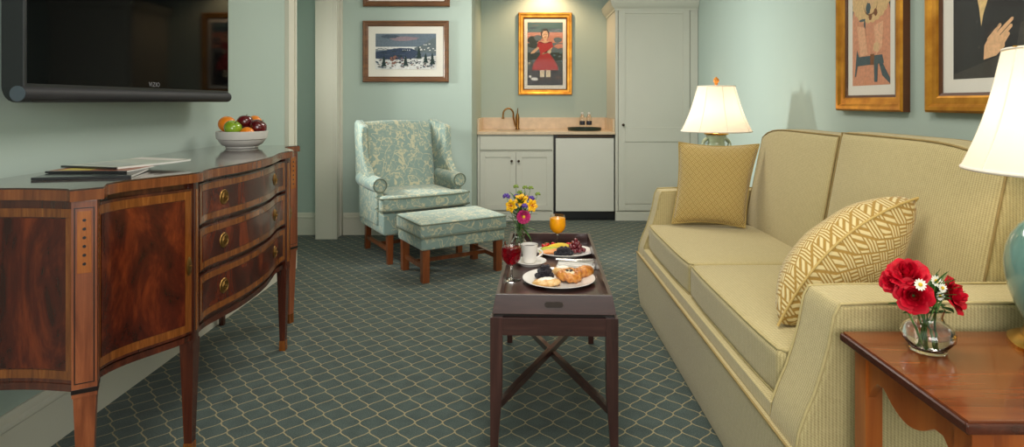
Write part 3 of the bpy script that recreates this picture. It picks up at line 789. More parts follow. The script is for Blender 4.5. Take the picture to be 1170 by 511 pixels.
# posts and tapered legs at the front corners and between doors and drawers
def leg(cx, cy, rot, w, name='leg', parent=None, z1=ZB, foot=.55, mat=None):
    m = MB(); vs = []
    for z, k in ((0, foot), (.05, foot * 1.04), (z1, 1)):
        for (a, b) in ((-1, -1), (1, -1), (1, 1), (-1, 1)):
            vs.append((a * w / 2 * k, b * w / 2 * k, z))
    m.add(vs, [(0, 1, 2, 3)[::-1], (8, 9, 10, 11)] + [(r * 4 + i, r * 4 + (i + 1) % 4, r * 4 + 4 + (i + 1) % 4, r * 4 + 4 + i) for r in (0, 1) for i in range(4)])
    m.xf(Matrix.Translation((cx, cy, 0)) @ Matrix.Rotation(rot, 4, 'Z'))
    return m.make(name, mat or W_DK, parent, world=True, bevel=.0015)
for sgn in (-1, 1):
    cx, cy = -1.212, SC + sgn * (HALF - .006)
    rot = -sgn * math.radians(28)
    R = Matrix.Translation((cx, cy, 0)) @ Matrix.Rotation(rot, 4, 'Z')
    p = MB().box(-.029, .029, -.029, .029, ZB - .008, ZT - .001).xf(R).make('corner_post', W_POST, sb, world=True, bevel=.0015)
    # both outer faces carry a dark string line and a drop of small flowers
    for fr in (0, 1):
        Q = R @ (Matrix.Rotation(0 if fr == 0 else sgn * PI / 2, 4, 'Z'))
        m = MB(); X = .0292
        for (a, b, c, d) in ((-.023, -.0205, ZB + .03, ZT - .02), (.0205, .023, ZB + .03, ZT - .02), (-.023, .023, ZB + .03, ZB + .0325), (-.023, .023, ZT - .0225, ZT - .02)):
            m.box(X - .0006, X + .0004, a, b, c, d)
        m.box(X - .0006, X + .0012, -.0295, .0295, ZB + .004, ZB + .016)
        MB().box(X - .0008, X + .0002, -.016, .016, ZT - .20, ZT - .03).xf(Q).make('flower_panel', W_INL, p, world=True, smooth=0)
        for k in range(6):
            z = ZT - .055 - k * .024
            m.prism([(.0045 * math.cos(q * PI / 4), z + .0045 * math.sin(q * PI / 4)) for q in range(8)], X - .0006, X + .0006, 'x')
        m.xf(Q).make('string_inlay', W_LINE, p, world=True, smooth=0)
    l = leg(cx, cy, rot, .052, 'leg', sb, ZB - .008, mat=W_POST)
    m = MB(); m.box(.0262, .0268, -.018, -.0165, .2, ZB - .02).box(.0262, .0268, .0165, .018, .2, ZB - .02)
    MB().box(-.0155, .0155, -.0155, .0155, -.0, .05).xf(R).make('foot_cap', W_BAND, l, world=True, bevel=.001)
for sgn in (-1, 1):
    y = SC + sgn * .432
    cx = F(y) - .024
    m = MB(); cslab(m, y - .022, y + .022, ZB - .004, ZT - .001, .002, .04, 4)
    p = m.make('front_stile', W_DK, sb, world=True, bevel=.001)
    m = MB(); cslab(m, y - .012, y + .012, ZB + .03, ZT - .025, .0028, .002, 4)
    m.make('stile_banding', W_BAND, p, world=True)
    l = leg(cx, y, 0, .046, 'leg', sb, ZB - .003)
    MB().box(cx - .0145, cx + .0145, y - .0145, y + .0145, 0, .048).make('foot_cap', W_BAND, l, world=True, bevel=.001)
for sgn in (-1, 1): leg(-1.562, SC + sgn * (HALF - .03), 0, .044, 'leg', sb, ZB + .005)
# doors
def pull(y, z, parent, r=.026, name='pull'):
    g = F(y + .01) - F(y - .01); ang = math.atan2(-g, .02)
    m = MB().lathe([(0, .004), (r * .25, .0055), (r * .3, .0035), (r * .72, .0030), (r * .78, .0045), (r * .9, .0045), (r, .001), (r, 0)], 22, sq=1.12)
    m.lathe([(0, .016), (.005, .014), (.0055, .010), (.003, .006), (.003, .003)], 12)
    m.tube([(r * .62 * math.cos(a), r * .72 * math.sin(a), .008) for a in [2 * PI * k / 20 for k in range(20)]], .0018, 6, closed=True)
    M = Matrix.Translation((F(y) + .004, y, z)) @ Matrix.Rotation(ang, 4, 'Z') @ Matrix.Rotation(PI / 2, 4, 'Y') @ Matrix.Rotation(PI / 2, 4, 'Z')
    return m.xf(M).make(name, BRASS, parent, world=True)
for sgn in (-1, 1):
    a, b = sorted((SC + sgn * .458, SC + sgn * .762))
    m = MB(); cslab(m, a, b, .428, .912, .002, .02)
    d = m.make('door', W_DK, sb, world=True, bevel=.001)
    m = MB(); ring(m, a + .008, b - .008, .436, .904, .0034, .003, .026); m.make('banding', W_BAND, d, world=True, smooth=30)
    m = MB(); cslab(m, a + .031, b - .031, .464, .876, .0046, .003); m.make('field_panel', W_CROT, d, world=True, smooth=30)
    e = MB().lathe([(0, .003), (.004, .004), (.011, .0035), (.0135, .0015), (.0135, 0)], 20, sq=2.3)
    e.lathe([(0, .009), (.003, .008), (.003, .003)], 8)
    yy = SC + sgn * .474
    e.xf(Matrix.Translation((F(yy) + .003, yy, .655)) @ Matrix.Rotation(PI / 2, 4, 'Y') @ Matrix.Rotation(PI / 2, 4, 'Z')).make('escutcheon', BRASS, d, world=True)
    yh = SC + sgn * .766
    for z in (.50, .82):
        MB().tube([(F(yh) + .006, yh, z - .026), (F(yh) + .006, yh, z + .026)], .0048, 8).make('hinge', BRASS, d, world=True)
for (z0, z1) in ((.440, .598), (.612, .762), (.776, .918)):
    a, b = SC - .406, SC + .406
    m = MB(); cslab(m, a, b, z0, z1, .004, .022); d = m.make('drawer', W_DK, sb, world=True, bevel=.0015)
    m = MB(); ring(m, a + .006, b - .006, z0 + .006, z1 - .006, .0052, .003, .022); m.make('banding', W_BAND, d, world=True, smooth=30)
    m = MB(); cslab(m, a + .026, b - .026, z0 + .030, z1 - .030, .0062, .003); m.make('field_panel', W_CROT, d, world=True, smooth=30)
    for s in (-.245, .245): pull(SC + s, (z0 + z1) / 2 + .002, d)
# end panels
for sgn in (-1, 1):
    e = endc(sgn, .0015)[1:]
    def strip(m, i0, i1, z0, z1, off, th=.003):
        pts = e[i0:i1 + 1]
        return m.prism([(x, y + sgn * off) for x, y in pts] + [(x, y + sgn * (off - th)) for x, y in pts[::-1]], z0, z1)
    m = MB(); strip(m, 0, 7, .905 - .024, .905, .001); strip(m, 0, 7, .432, .456, .001)
    xr = e[-1][0]
    m.box(xr - .022, xr - .002, min(e[-1][1], e[-1][1] + sgn * .0012), max(e[-1][1], e[-1][1] + sgn * .0012) , .456, .881)
    m.make('end_banding', W_BAND, sb, world=True, smooth=30)
    m = MB(); strip(m, 0, 7, .460, .877, .0006); m.make('end_panel', W_CROT, sb, world=True, smooth=30)

SBR = math.radians(1.9); _p = Vector((-1.19, 1.65, 0)); sb.location = _p + Matrix.Rotation(SBR, 3, 'Z') @ (Vector(sb.location) - _p); sb.rotation_euler = (0, 0, SBR)

# ---------------------------------------------------------------- television
tv = thing('television', 'wide black flat television with a tubular speaker bar, mounted on the left wall', 'television', (-1.60, 2.42, 1.19))
y0, y1, x0, x1 = 1.795, 3.05, -1.572, -1.502
m = MB()
pts = []
zt = 1.975
for (cy, cz, a0, rr) in ((y0 + .05, 1.204 + .045, PI, .05), (y1 - .012, 1.204 + .012, 1.5 * PI, .012), (y1 - .012, zt - .012, 0, .012), (y0 + .03, zt - .03, PI / 2, .03)):
    for k in range(7):
        a = a0 + k * PI / 12; pts.append((cy + rr * math.cos(a), cz + rr * math.sin(a)))
m.prism(pts, x0, x1, 'x'); 
m.make('housing', BLACKPL, tv, world=True, bevel=.006, seg=3)
m = MB().box(x1 - .004, x1 + .0012, y0 + .012, y1 - .006, 1.258, zt - .006)
sc = m.make('screen', SCREEN, tv, world=True, bevel=.001)
m = MB().tube([(x1 - .012, y0 - .006, 1.2262), (x1 - .012, y1 + .006, 1.2262)], .0245, 24)
bar = m.make('speaker_bar', plain('speaker_grille', srgb(34, 34, 38), .6, .1, 300), tv, world=True)
for (a, b) in ((y0 - .009, y0 - .0055), (y1 + .0055, y1 + .009)):
    MB().tube([(x1 - .012, a, 1.2262), (x1 - .012, b, 1.2262)], .0235, 24).make('end_cap', GREYPL, bar, world=True)
MB().box(x0 - .07, x0 + .001, 2.2, 2.65, 1.45, 1.75).box(XL + .001, XL + .02, 2.1, 2.75, 1.4, 1.8).make('wall_mount', BLACKPL, tv, world=True, bevel=.003)
cu = bpy.data.curves.new('brand_logo', 'FONT'); cu.body = 'VIZIO'; cu.size = .026; cu.extrude = .0004; cu.align_x = 'CENTER'; cu.space_character = 1.1
lg = bpy.data.objects.new('brand_logo', cu); COL.objects.link(lg); lg.parent = sc; cu.materials.append(plain('logo_grey', srgb(120, 120, 125), .4))
LM = (Matrix.Translation((x1 + .0016, 2.432, 1.264)) @ Matrix(((0, 0, 1, 0), (1, 0, 0, 0), (0, 1, 0, 0), (0, 0, 0, 1))))
bpy.context.view_layer.update()
_me = bpy.data.meshes.new_from_object(lg.evaluated_get(bpy.context.evaluated_depsgraph_get())); bpy.data.objects.remove(lg)
lg = bpy.data.objects.new('brand_logo', _me); COL.objects.link(lg); lg.parent = sc; lg.matrix_local = worldm(sc).inverted() @ LM

# ---------------------------------------------------------------- fruit bowl
bx, by = -1.442, 3.07
t = thing('fruit_bowl', 'shallow off-white ceramic bowl full of fruit on the far end of the sideboard', 'bowl', (bx, by, ZTT))
MB().lathe([(0, .002), (.074, .0), (.078, .004), (.077, .009), (.097, .020), (.109, .036), (.1125, .045), (.1195, .048), (.123, .062), (.125, .086), (.122, .088), (.117, .084), (.108, .050), (.09, .028), (.05, .014), (0, .012)], 56).make('bowl_body', BOWLM, t)
ORG = plain('orange_skin', srgb(226, 128, 18), .42, .08, 18, .5, 220, coat=.2)
GRN = plain('green_apple_skin', srgb(128, 160, 36), .22, .15, 14, coat=.5)
RED = plain('red_apple_skin', srgb(86, 16, 22), .2, .35, 16, coat=.5)
def apple(name, label, c, r, mat, rot=0):
    t = thing(name, label, name.split('_')[-1] if 'apple' in name else 'orange', c, rot)
    if 'apple' in name:
        f = lambda q: 1 - .20 * math.exp(-((1 - q.z) * 9) ** 1) * 1.6 - .10 * math.exp(-(1 + q.z) * 9) + .03 * (1 - abs(q.z)) * math.cos(0)
    else:
        f = lambda q: 1 - .03 * math.exp(-(1 - q.z) * 30)
    MB().ball((0, 0, 0), (r, r, r * .95), 28, 20, fn=f).make('skin', mat, t, weld=True, smooth=60)
    MB().tube([(0, 0, r * .62), (.003, 0, r * .85), (.007, .002, r * 1.02)] if 'apple' in name else [(0, 0, r * .90), (0, 0, r * .945)], .0016 if 'apple' in name else .003, 7).make('stem', plain('fruit_stem', srgb(80, 60, 30), .7) if 'apple' in name else STEM, t)
    t.rotation_euler = (rot * .5, rot * .35, rot)
    return t
Zb = ZTT
fr = [('orange', 'orange at the back left, highest on that side of the fruit bowl', (-.080, .005, .128), .043, ORG, .4),
      ('green_apple', 'bright green apple at the front of the fruit bowl', (-.020, -.056, .112), .042, GRN, .7),
      ('red_apple', 'dark red apple in the middle of the fruit bowl between two oranges', (.004, .026, .139), .040, RED, -.5),
      ('orange', 'orange at the back of the fruit bowl behind the dark apples', (.028, .085, .136), .036, ORG, 1.2),
      ('red_apple', 'dark red apple on the side of the bowl nearest the door opening', (.078, .012, .114), .042, RED, .9),
      ('orange', 'low orange showing just over the front rim of the fruit bowl', (.050, -.050, .078), .038, ORG, 2.0),
      ('red_apple', 'red apple low in the fruit bowl below the big orange', (-.052, .045, .062), .034, RED, 2.6)]
for n_, lb, c, r, mt, ro in fr: apple(n_, lb, (bx + c[0], by + c[1], Zb + c[2] - .006), r, mt, ro)

# ---------------------------------------------------------------- magazines
PAGE = plain('page_white', srgb(206, 206, 200), .5, .03, 30); COVB = plain('cover_black', srgb(24, 24, 28), .25, .1, 20, coat=.4); COVP = plain('cover_pale', srgb(202, 206, 192), .3, .05, 12, coat=.4)
COVR = plain('cover_rust', srgb(150, 92, 70), .35, .2, 30)
def magazine(label, pts, z, th, top, spine_w=.012, extra=None):
    """pts: spine start, spine end, fore-edge end, fore-edge start (world xy)"""
    c = sum((Vector((p[0], p[1], 0)) for p in pts), Vector()) / 4; c.z = z
    t = thing('magazine', label, 'magazine', c, 0, 'magazines fanned out on the sideboard')
    a, b, d, e = [Vector((p[0], p[1], 0)) for p in pts]
    def P(u, v): return a.lerp(b, u).lerp(e.lerp(d, u), v)
    def sl(m, v0, v1, z0, z1, curl=0):
        m.grid(lambda u, v: tuple(P(u, v0 + (v1 - v0) * v) + Vector((0, 0, z1 + curl * (v ** 3)))), 2, 10)
        m.grid(lambda u, v: tuple(P(u, v0 + (v1 - v0) * v) + Vector((0, 0, z0 + curl * (v ** 3)))), 2, 10)
        for u in (0, 1): m.grid(lambda q, v: tuple(P(u, v0 + (v1 - v0) * v) + Vector((0, 0, z0 + (z1 - z0) * q + curl * (v ** 3)))), 1, 10)
        for v in (0, 1): m.grid(lambda u, q: tuple(P(u, v0 + (v1 - v0) * v) + Vector((0, 0, z0 + (z1 - z0) * q + curl * (v ** 3)))), 2, 1)
        return m
    sl(MB(), .02, .99, z + .0006, z + th - .0006, .004).make('pages', PAGE, t, world=True, weld=True)
    cv = sl(MB(), .0, 1.0, z + th - .0006, z + th, .004).make('cover', top, t, world=True, weld=True)
    m = MB(); m.add([], [])
    sl(m, -.012, .03, z, z + th + .0003).make('spine', COVB, t, world=True, weld=True)
    if extra:
        for (u0, u1, v0, v1, mt) in extra:
            m = MB(); m.grid(lambda u, v: tuple(P(u0 + (u1 - u0) * u, v0 + (v1 - v0) * v) + Vector((0, 0, z + th + .0004 + .004 * (v0 + (v1 - v0) * v) ** 3))), 2, 6)
            m.make('cover_photo', mt, cv, world=True)
magazine('black covered magazine lowest in the fan, its spine nearest the near end of the sideboard', [(-1.475, 1.79), (-1.215, 1.85), (-1.285, 2.06), (-1.54, 2.0)], ZTT + .0005, .0075, COVB)
magazine('magazine with a rust and yellow cover in the middle of the fan', [(-1.52, 1.90), (-1.27, 1.91), (-1.275, 2.10), (-1.53, 2.09)], ZTT + .0088, .006, COVR, extra=[(.1, .5, .1, .5, plain('cover_yellow', srgb(206, 184, 90), .4))])
magazine('pale magazine with a black spine on top of the fan', [(-1.545, 2.0), (-1.325, 1.94), (-1.215, 2.19), (-1.45, 2.27)], ZTT + .0156, .007, COVP, extra=[(.12, .88, .15, .42, plain('cover_grey', srgb(176, 184, 178), .4)), (.05, .95, .8, .97, plain('cover_white', srgb(222, 218, 210), .4))])
# ---------------------------------------------------------------- wing chair (local: -y is the front)
TH = math.radians(32)
ch = thing('wing_chair', 'pale blue floral damask wing chair with rolled arms and walnut legs, under the snowy picture', 'armchair', (-.878, 4.79, 0), TH)
def sleg(t, x, y, z1, w=.046, taper=.86, name='leg', rake=0):
    vs = []
    for z, k, dy in ((0, taper, rake), (z1, 1, 0)):
        for a, b in ((-1, -1), (1, -1), (1, 1), (-1, 1)): vs.append((x + a * w / 2 * k, y + b * w / 2 * k + dy, z))
    return MB().add(vs, [(3, 2, 1, 0), (4, 5, 6, 7), (0, 1, 5, 4), (1, 2, 6, 5), (2, 3, 7, 6), (3, 0, 4, 7)]).make(name, W_CHL, t, bevel=.003)
for sx in (-1, 1):
    sleg(ch, sx * .285, -.265, .235); sleg(ch, sx * .275, .27, .235, rake=.03)
    MB().box(sx * .28 - .011, sx * .28 + .011, -.26, .28, .085, .115).make('stretcher', W_CHL, ch, bevel=.002)
MB().box(-.28, .28, -.01, .012, .085, .112).make('stretcher', W_CHL, ch, bevel=.002)
MB().rbox((0, .0, .30), (.68, .60, .165), .018).make('seat_frame', CHAIR, ch, smooth=60)
# T-shaped loose cushion
def tc(v, u):
    x, y, z = v
    if y > -.155: x *= .76
    elif y > -.175: x *= .76 + .24 * (-.155 - y) / .02
    y -= .022 * (1 - u[0] ** 2) * (1 if u[1] < 0 else 0)
    z += .022 * max(0, 1 - u[0] ** 2) * max(0, 1 - u[1] ** 2) * (1 if u[2] > 0 else 0)
    return (x, y, z)
def tpath(z, e=0.0):
    o = []
    hx, hy0 = .362 + e, -.315 - e
    n = 10
    for i in range(n + 1):
        u = -1 + 2 * i / n; o.append((u * hx * .985, hy0 + .004 * abs(u) ** 6 * 3 - .022 * (1 - u * u), z))
    o += [(hx, -.29, z), (hx, -.18, z), (.28, -.155, z), (.277, .2, z), (-.277, .2, z), (-.28, -.155, z), (-hx, -.18, z), (-hx, -.29, z)]
    return o
c = MB().rbox((0, -.05, .445), (.72, .53, .115), .028, n=22, m=3, deform=tc).make('seat_cushion', CHAIR, ch, smooth=60)
MB().tube(tpath(.489, .002), .0055, 8, closed=True).tube(tpath(.402, .002), .0055, 8, closed=True).make('piping', CHAIRP, c)
# back
def bk(v, u):
    x, y, z = v
    y += .16 * (u[2] + 1) / 2 - .02 * (1 - u[0] ** 2) * (1 if u[1] < 0 else 0)
    x *= 1.0 + .10 * (u[2] + 1) / 2
    z += .018 * (1 - u[0] ** 2) * (1 if u[2] > 0 else 0)
    return (x, y, z)
MB().rbox((0, .235, .70), (.60, .10, .66), .035, n=10, deform=bk).make('backrest', CHAIR, ch, smooth=60)
# wings: outline in the side view (y,z), thick in x, flaring outwards to the front
WO = [(.40, 1.035), (.20, 1.022), (.120, 1.010), (.098, .99), (.090, .93), (.080, .84), (.055, .74), (-.01, .66), (-.06, .60), (.10, .56), (.34, .54), (.36, .75)]
def smooth_poly(P, k=4):
    out = []
    n = len(P)
    for i in range(n):
        p0, p1, p2, p3 = P[i - 1], P[i], P[(i + 1) % n], P[(i + 2) % n]
        for j in range(k):
            t = j / k
            out.append(tuple(.5 * ((2 * p1[a]) + (-p0[a] + p2[a]) * t + (2 * p0[a] - 5 * p1[a] + 4 * p2[a] - p3[a]) * t * t + (-p0[a] + 3 * p1[a] - 3 * p2[a] + p3[a]) * t ** 3) for a in range(2)))
    return out
def wing_x(y, z): return .338 + .030 * (1 - max(0, min(1, (y + .05) / .4))) * max(0, min(1, (z - .5) / .4)) - .01 * max(0, (y - .2) / .2)
for s in (-1, 1):
    P = smooth_poly(WO, 4); n = len(P)
    cy, cz = .2, .80
    rings = []
    for (k, dx) in ((.0, -.026), (.90, -.028), (.97, -.024), (1.0, -.012), (1.0, .012), (.97, .024), (.90, .028), (.0, .026)):
        rings.append([(s * (wing_x(y, z) + dx), cy + (y - cy) * k, cz + (z - cz) * k) for y, z in P])
    m = MB(); vs = [q for r_ in rings for q in r_]
    m.add(vs, [(r * n + i, r * n + (i + 1) % n, (r + 1) * n + (i + 1) % n, (r + 1) * n + i) for r in range(7) for i in range(n)])
    w = m.make('wing', CHAIR, ch, weld=True, smooth=60)
    pp = [(s * (wing_x(y, z) - .022), y - .002, z) for y, z in P[0:32]]
    MB().tube(pp, .003, 6).make('piping', CHAIR, w)
    # arm: outer panel below, roll on top
    m = MB().rbox((s * .325, .05, .43), (.055, .46, .32), .02)
    m.tube([(s * .330, -.185, .575), (s * .333, -.10, .578), (s * .338, .05, .582), (s * .342, .22, .590)], [.056, .057, .058, .055], 24)
    a = m.make('arm', CHAIR, ch, smooth=50)
    ring_ = [(s * .330 + .050 * math.cos(k * PI / 12), -.188, .575 + .050 * math.sin(k * PI / 12)) for k in range(24)]
    MB().tube(ring_, .004, 6, closed=True).make('piping', CHAIRP, a)

# ---------------------------------------------------------------- ottoman
c0 = Vector((-.652, 3.923)); ex = Vector((math.cos(TH), math.sin(TH))); ey = Vector((-math.sin(TH), math.cos(TH)))
cc = c0 + ex * .305 + ey * .21
ot = thing('ottoman', 'matching pale blue damask ottoman with boxed cushion top, in front of the wing chair', 'ottoman', (cc.x, cc.y, 0), TH)
for sx in (-1, 1):
    for sy in (-1, 1): sleg(ot, sx * .278, sy * .183, .235, .052, .9)
    MB().box(sx * .278 - .011, sx * .278 + .011, -.18, .18, .085, .115).make('stretcher', W_CHL, ot, bevel=.002)
MB().box(-.275, .275, -.011, .011, .085, .112).make('stretcher', W_CHL, ot, bevel=.002)
MB().rbox((0, 0, .262), (.635, .445, .085), .015).make('apron', CHAIR, ot, smooth=60)
def pf(v, u): return (v[0], v[1], v[2] + .014 * (1 - u[0] ** 2) * (1 - u[1] ** 2) * (1 if u[2] > 0 else 0))
c = MB().rbox((0, 0, .352), (.655, .465, .095), .018, n=12, deform=pf).make('cushion', CHAIR, ot, smooth=60)
def rrect(hx, hy, z, r=.018):
    o = []
    for (sx, sy, a0) in ((1, 1, 0), (-1, 1, PI / 2), (-1, -1, PI), (1, -1, 1.5 * PI)):
        for k in range(5):
            a = a0 + k * PI / 8; o.append((sx * (hx - r) + r * math.cos(a), sy * (hy - r) + r * math.sin(a), z))
    return o
MB().tube(rrect(.329, .234, .308), .005, 8, closed=True).tube(rrect(.327, .232, .391), .005, 8, closed=True).make('piping', CHAIRP, c)
# ---------------------------------------------------------------- sofa
so = thing('sofa', 'beige ribbed two-seat sofa with scooped arms and loose back cushions, along the right wall', 'sofa', (1.2, 2.5, 0))
YN0, YN1, YF0, YF1, YM = 1.49, 1.66, 3.385, 3.515, 2.55
AP = [(.712, .004), (.700, .10), (.690, .32), (.698, .37), (.716, .42), (.738, .47), (.757, .53), (.773, .59), (.780, .63), (.787, .665), (.800, .690), (.90, .694), (1.30, .694), (1.735, .694), (1.755, .66), (1.755, .004)]
for (a, b, yo) in ((YN0, YN1, YN0), (YF0, YF1, YF1)):
    m = MB().prism(AP, a, b, 'y')
    arm = m.make('arm', SOFA, so, world=True, bevel=.012, seg=3, smooth=50)
    yy = a + .004 if yo == a else b - .004
    MB().tube([(x - .002 if i < 9 else x, yy, z + (.003 if i > 8 else 0)) for i, (x, z) in enumerate(AP[1:-2])], .0038, 8).tube([(x - .002 if i < 9 else x, (b if yo == a else a) + (-.004 if yo == a else .004), z + (.003 if i > 8 else 0)) for i, (x, z) in enumerate(AP[3:-2])], .0036, 8).make('piping', SOFAP, arm, world=True)
# base: skirt panel below, rail above
m = MB().prism([(.690, .004), (.676, .10), (.668, .318), (.672, .322), (.74, .322), (.74, .004)], YN1 - .17, YF1, 'y')
MB().prism([(.700, .004), (.686, .10), (.676, .314), (.680, .320), (.73, .320), (.73, .004)], YN0 + .004, YF1 - .004, 'y').make('skirt', SOFA, so, world=True, bevel=.006, seg=2, smooth=50)
MB().prism([(.692, .322), (.694, .362), (.72, .368), (1.70, .368), (1.70, .06), (.735, .06), (.735, .322)], YN1 - .001, YF0 + .001, 'y').make('seat_rail', SOFA, so, world=True, bevel=.004, smooth=50)
MB().tube([(.677, YN0 + .01, .3205), (.677, 2.2, .3205), (.677, YF1 - .01, .3205)], .004, 8).make('piping', SOFAPD, so, world=True)
# back frame
MB().prism([(1.46, .36), (1.50, .80), (1.53, .84), (1.70, .845), (1.75, .80), (1.755, .004), (1.46, .10)], YN0 + .005, YF1 - .005, 'y').make('back_frame', SOFA, so, world=True, bevel=.015, seg=3, smooth=50)
def sd(v, u):
    x, y, z = v
    z += .020 * (1 - u[0] ** 4) * (1 - u[1] ** 4) * (1 if u[2] > 0 else 0)
    x -= .010 * (1 - u[1] ** 4) * (1 if u[0] < 0 else 0)
    return (x, y, z)
for (a, b) in ((YN1 + .004, YM - .004), (YM + .004, YF0 - .004)):
    cx, cy, hx, hy = 1.075, (a + b) / 2, .355, (b - a) / 2
    c = MB().rbox((cx, cy, .437), (2 * hx, 2 * hy, .138), .022, n=10, deform=sd).make('seat_cushion', SOFA, so, world=True, smooth=60)
    for z in (.503, .371):
        P = [(cx + x - .010 * (1 - min(1, abs(y / hy)) ** 4) * (1 if x < -.2 else 0), cy + y, zz) for x, y, zz in
             [(-hx + .006, -hy + .02 + (2 * hy - .04) * k / 12, z) for k in range(13)] + [(-hx + .02, hy - .003, z), (hx - .01, hy - .003, z), (hx - .01, -hy + .003, z), (-hx + .02, -hy + .003, z)]]
        MB().tube(P, .0038, 8, closed=True).make('piping', SOFAP, c, world=True)
# back cushions
def mk_back(a, b, top, near):
    hy = (b - a) / 2; H = top - .50
    def bd(v, u):
        x, y, z = v
        t = (u[2] + 1) / 2
        taper = 1 - .22 * t
        x = x * taper + .15 * H * t - .028 * (1 - u[1] ** 2) * (1 - u[2] ** 2) * (1 if u[0] < 0 else 0)
        # shoulders fall away towards the outer ends
        y0 = u[1]
        z += t * (-.060 * max(0, -y0) ** 3 if near else -.055 * max(0, y0) ** 4) * (1.0)
        return (x, y, z)
    cx = 1.345
    c = MB().rbox((cx, (a + b) / 2, .50 + H / 2), (.17, 2 * hy, H), .030, n=10, deform=bd).make('back_cushion', SOFA, so, world=True, smooth=60)
    for sx in (-1, 1):
        P = []
        for k in range(4): P.append((sx, 1, -1 + 2 * (k / 4)))
        for k in range(13): P.append((sx, 1 - 2 * k / 12, 1))
        for k in range(1, 5): P.append((sx, -1, 1 - 2 * (k / 4)))
        out = []
        for (ux, uy, uz) in P:
            ry = .012 if abs(uy) == 1 else 0; rz = .009 if uz == 1 else 0
            v = (ux * (.085 - .004), uy * hy - ry * (1 if uy > 0 else -1) * (1 if abs(uy) == 1 else 0) * .6, uz * H / 2 - rz * .6)
            q = bd(v, (ux, uy, uz)); out.append((q[0] + cx - .001 * ux, q[1] + (a + b) / 2, q[2] + .50 + H / 2 + .001))
        MB().tube(out, .0038, 8).make('piping', SOFAPD, c, world=True)
mk_back(YN1 + .01, YM - .002, 1.075, True)
mk_back(YM + .004, YF0 - .004, 1.06, False)

# ---------------------------------------------------------------- pillows
def pillow(name, label, P00, P10, P01, P11, th, mat, pmat, lift=(0, 0, 0), pinch=.05, e=.5, uvs=1.0, backth=1.0):
    P00, P10, P01, P11 = map(Vector, (P00, P10, P01, P11)); C = (P00 + P10 + P01 + P11) / 4
    N = ((P10 - P00) + (P11 - P01)).cross((P01 - P00) + (P11 - P10)).normalized(); lift = Vector(lift)
    t = thing(name, label, 'pillow', (C.x, C.y, min(P00.z, P10.z, P01.z, P11.z)))
    def mid(u, v):
        p = P00.lerp(P10, u).lerp(P01.lerp(P11, u), v)
        U, V = 2 * u - 1, 2 * v - 1
        k = pinch * ((1 - U * U) * abs(V) ** 3 + (1 - V * V) * abs(U) ** 3)
        p = p + (C - p) * k
        return p + lift * (1 - U * U) * max(0, V) ** 1.5
    def face(sg):
        def f(u, v):
            U, V = 2 * u - 1, 2 * v - 1
            h = max(0, (1 - U ** 4) * (1 - V ** 4)) ** e * (.72 + .28 * (1 - U * U) * (1 - V * V))
            w = .0015 * math.sin(9 * U + 5 * V) * (1 - U * U)
            return tuple(mid(u, v) + N * (sg * (th / 2 * h * (backth if sg < 0 else 1) + w)))
        return f
    W, H = (P10 - P00).length, (P01 - P00).length
    m = MB()
    m.grid(face(1), 30, 30, uvf=lambda a, b: (a * uvs, b * uvs)); m.grid(face(-1), 30, 30, uvf=lambda a, b: (a * uvs, b * uvs))
    b = m.make('cover', mat, t, world=True, weld=True, smooth=80)
    pts = [mid(k / 20, 0) for k in range(20)] + [mid(1, k / 20) for k in range(20)] + [mid(1 - k / 20, 1) for k in range(20)] + [mid(0, 1 - k / 20) for k in range(20)]
    MB().tube(pts, .0042, 8, closed=True).make('piping', pmat, t, world=True)
    return t
pillow('throw_pillow', 'square gold pillow with a fine woven fret, propped against the far sofa arm', (.825, 3.270, .534), (1.19, 3.17, .532), (.885, 3.35, .975), (1.310, 3.28, .970), .15, PILF, plain('pillow_piping_gold', srgb(176, 150, 86), .8), pinch=.085, uvs=1.9)
pillow('throw_pillow', 'large gold and cream key-patterned pillow slumped behind the near sofa arm', (1.00, 2.10, .575), (1.18, 2.10, .585), (.775, 1.80, .525), (1.265, 1.90, .895), .27, PILN, plain('pillow_piping_cream', srgb(190, 162, 96), .8), lift=(-.035, 0, .055), pinch=.03, e=.45, uvs=3.1, backth=1.0)

# ---------------------------------------------------------------- side table by the near arm
def side_table(label, x0, x1, y0, y1, zt):
    t = thing('side_table', label, 'table', ((x0 + x1) / 2, (y0 + y1) / 2, 0))
    tp = MB().box(x0 + .006, x1 - .006, y0 + .006, y1 - .006, zt - .010, zt).make('top', W_SIDE, t, world=True, bevel=.002)
    MB().box(x0, x1, y0, y1, zt - .024, zt - .004).make('edge_molding', W_SIDEE, t, world=True, bevel=.007, seg=3)
    lx = (x0 + .025, x1 - .065); ly = (y0 + .022, y1 - .068)
    for a in lx:
        for b in ly: MB().box(a, a + .040, b, b + .046, 0, zt - .024).make('leg', W_SIDEZ, t, world=True, bevel=.003)
    def scal(L):
        P = [(0, 0), (0, -.105)]
        for k in range(1, 24):
            q = k / 24; s = abs(2 * q - 1)
            z = -.105 + (.048 * (1 - max(0, (s - .78) / .22)) if s > .55 else .048 - .036 * math.cos((s / .55) * PI / 2) ** .8) 
            P.append((L * q, z))
        return P + [(L, -.105), (L, 0)]
    for a, sgn in ((lx[0] + .006, 1), (lx[1] + .016, 1)):
        L = ly[1] - ly[0] - .046
        MB().prism([(ly[0] + .046 + p, zt - .024 + z) for p, z in scal(L)], a, a + .018, 'x').make('apron', W_SIDEZ, t, world=True, smooth=30)
    for b in (ly[0] + .006, ly[1] + .022):
        L = lx[1] - lx[0] - .040
        MB().prism([(lx[0] + .040 + p, zt - .024 + z) for p, z in scal(L)], b, b + .018, 'y').make('apron', W_SIDEZ, t, world=True, smooth=30)
side_table('cherry side table with a dark molded edge and scalloped apron, beside the near sofa arm', .775, 1.46, 1.035, 1.452, .643)
side_table('side table behind the far sofa arm, carrying the celadon lamp', 1.06, 1.62, 3.62, 4.05, .60)

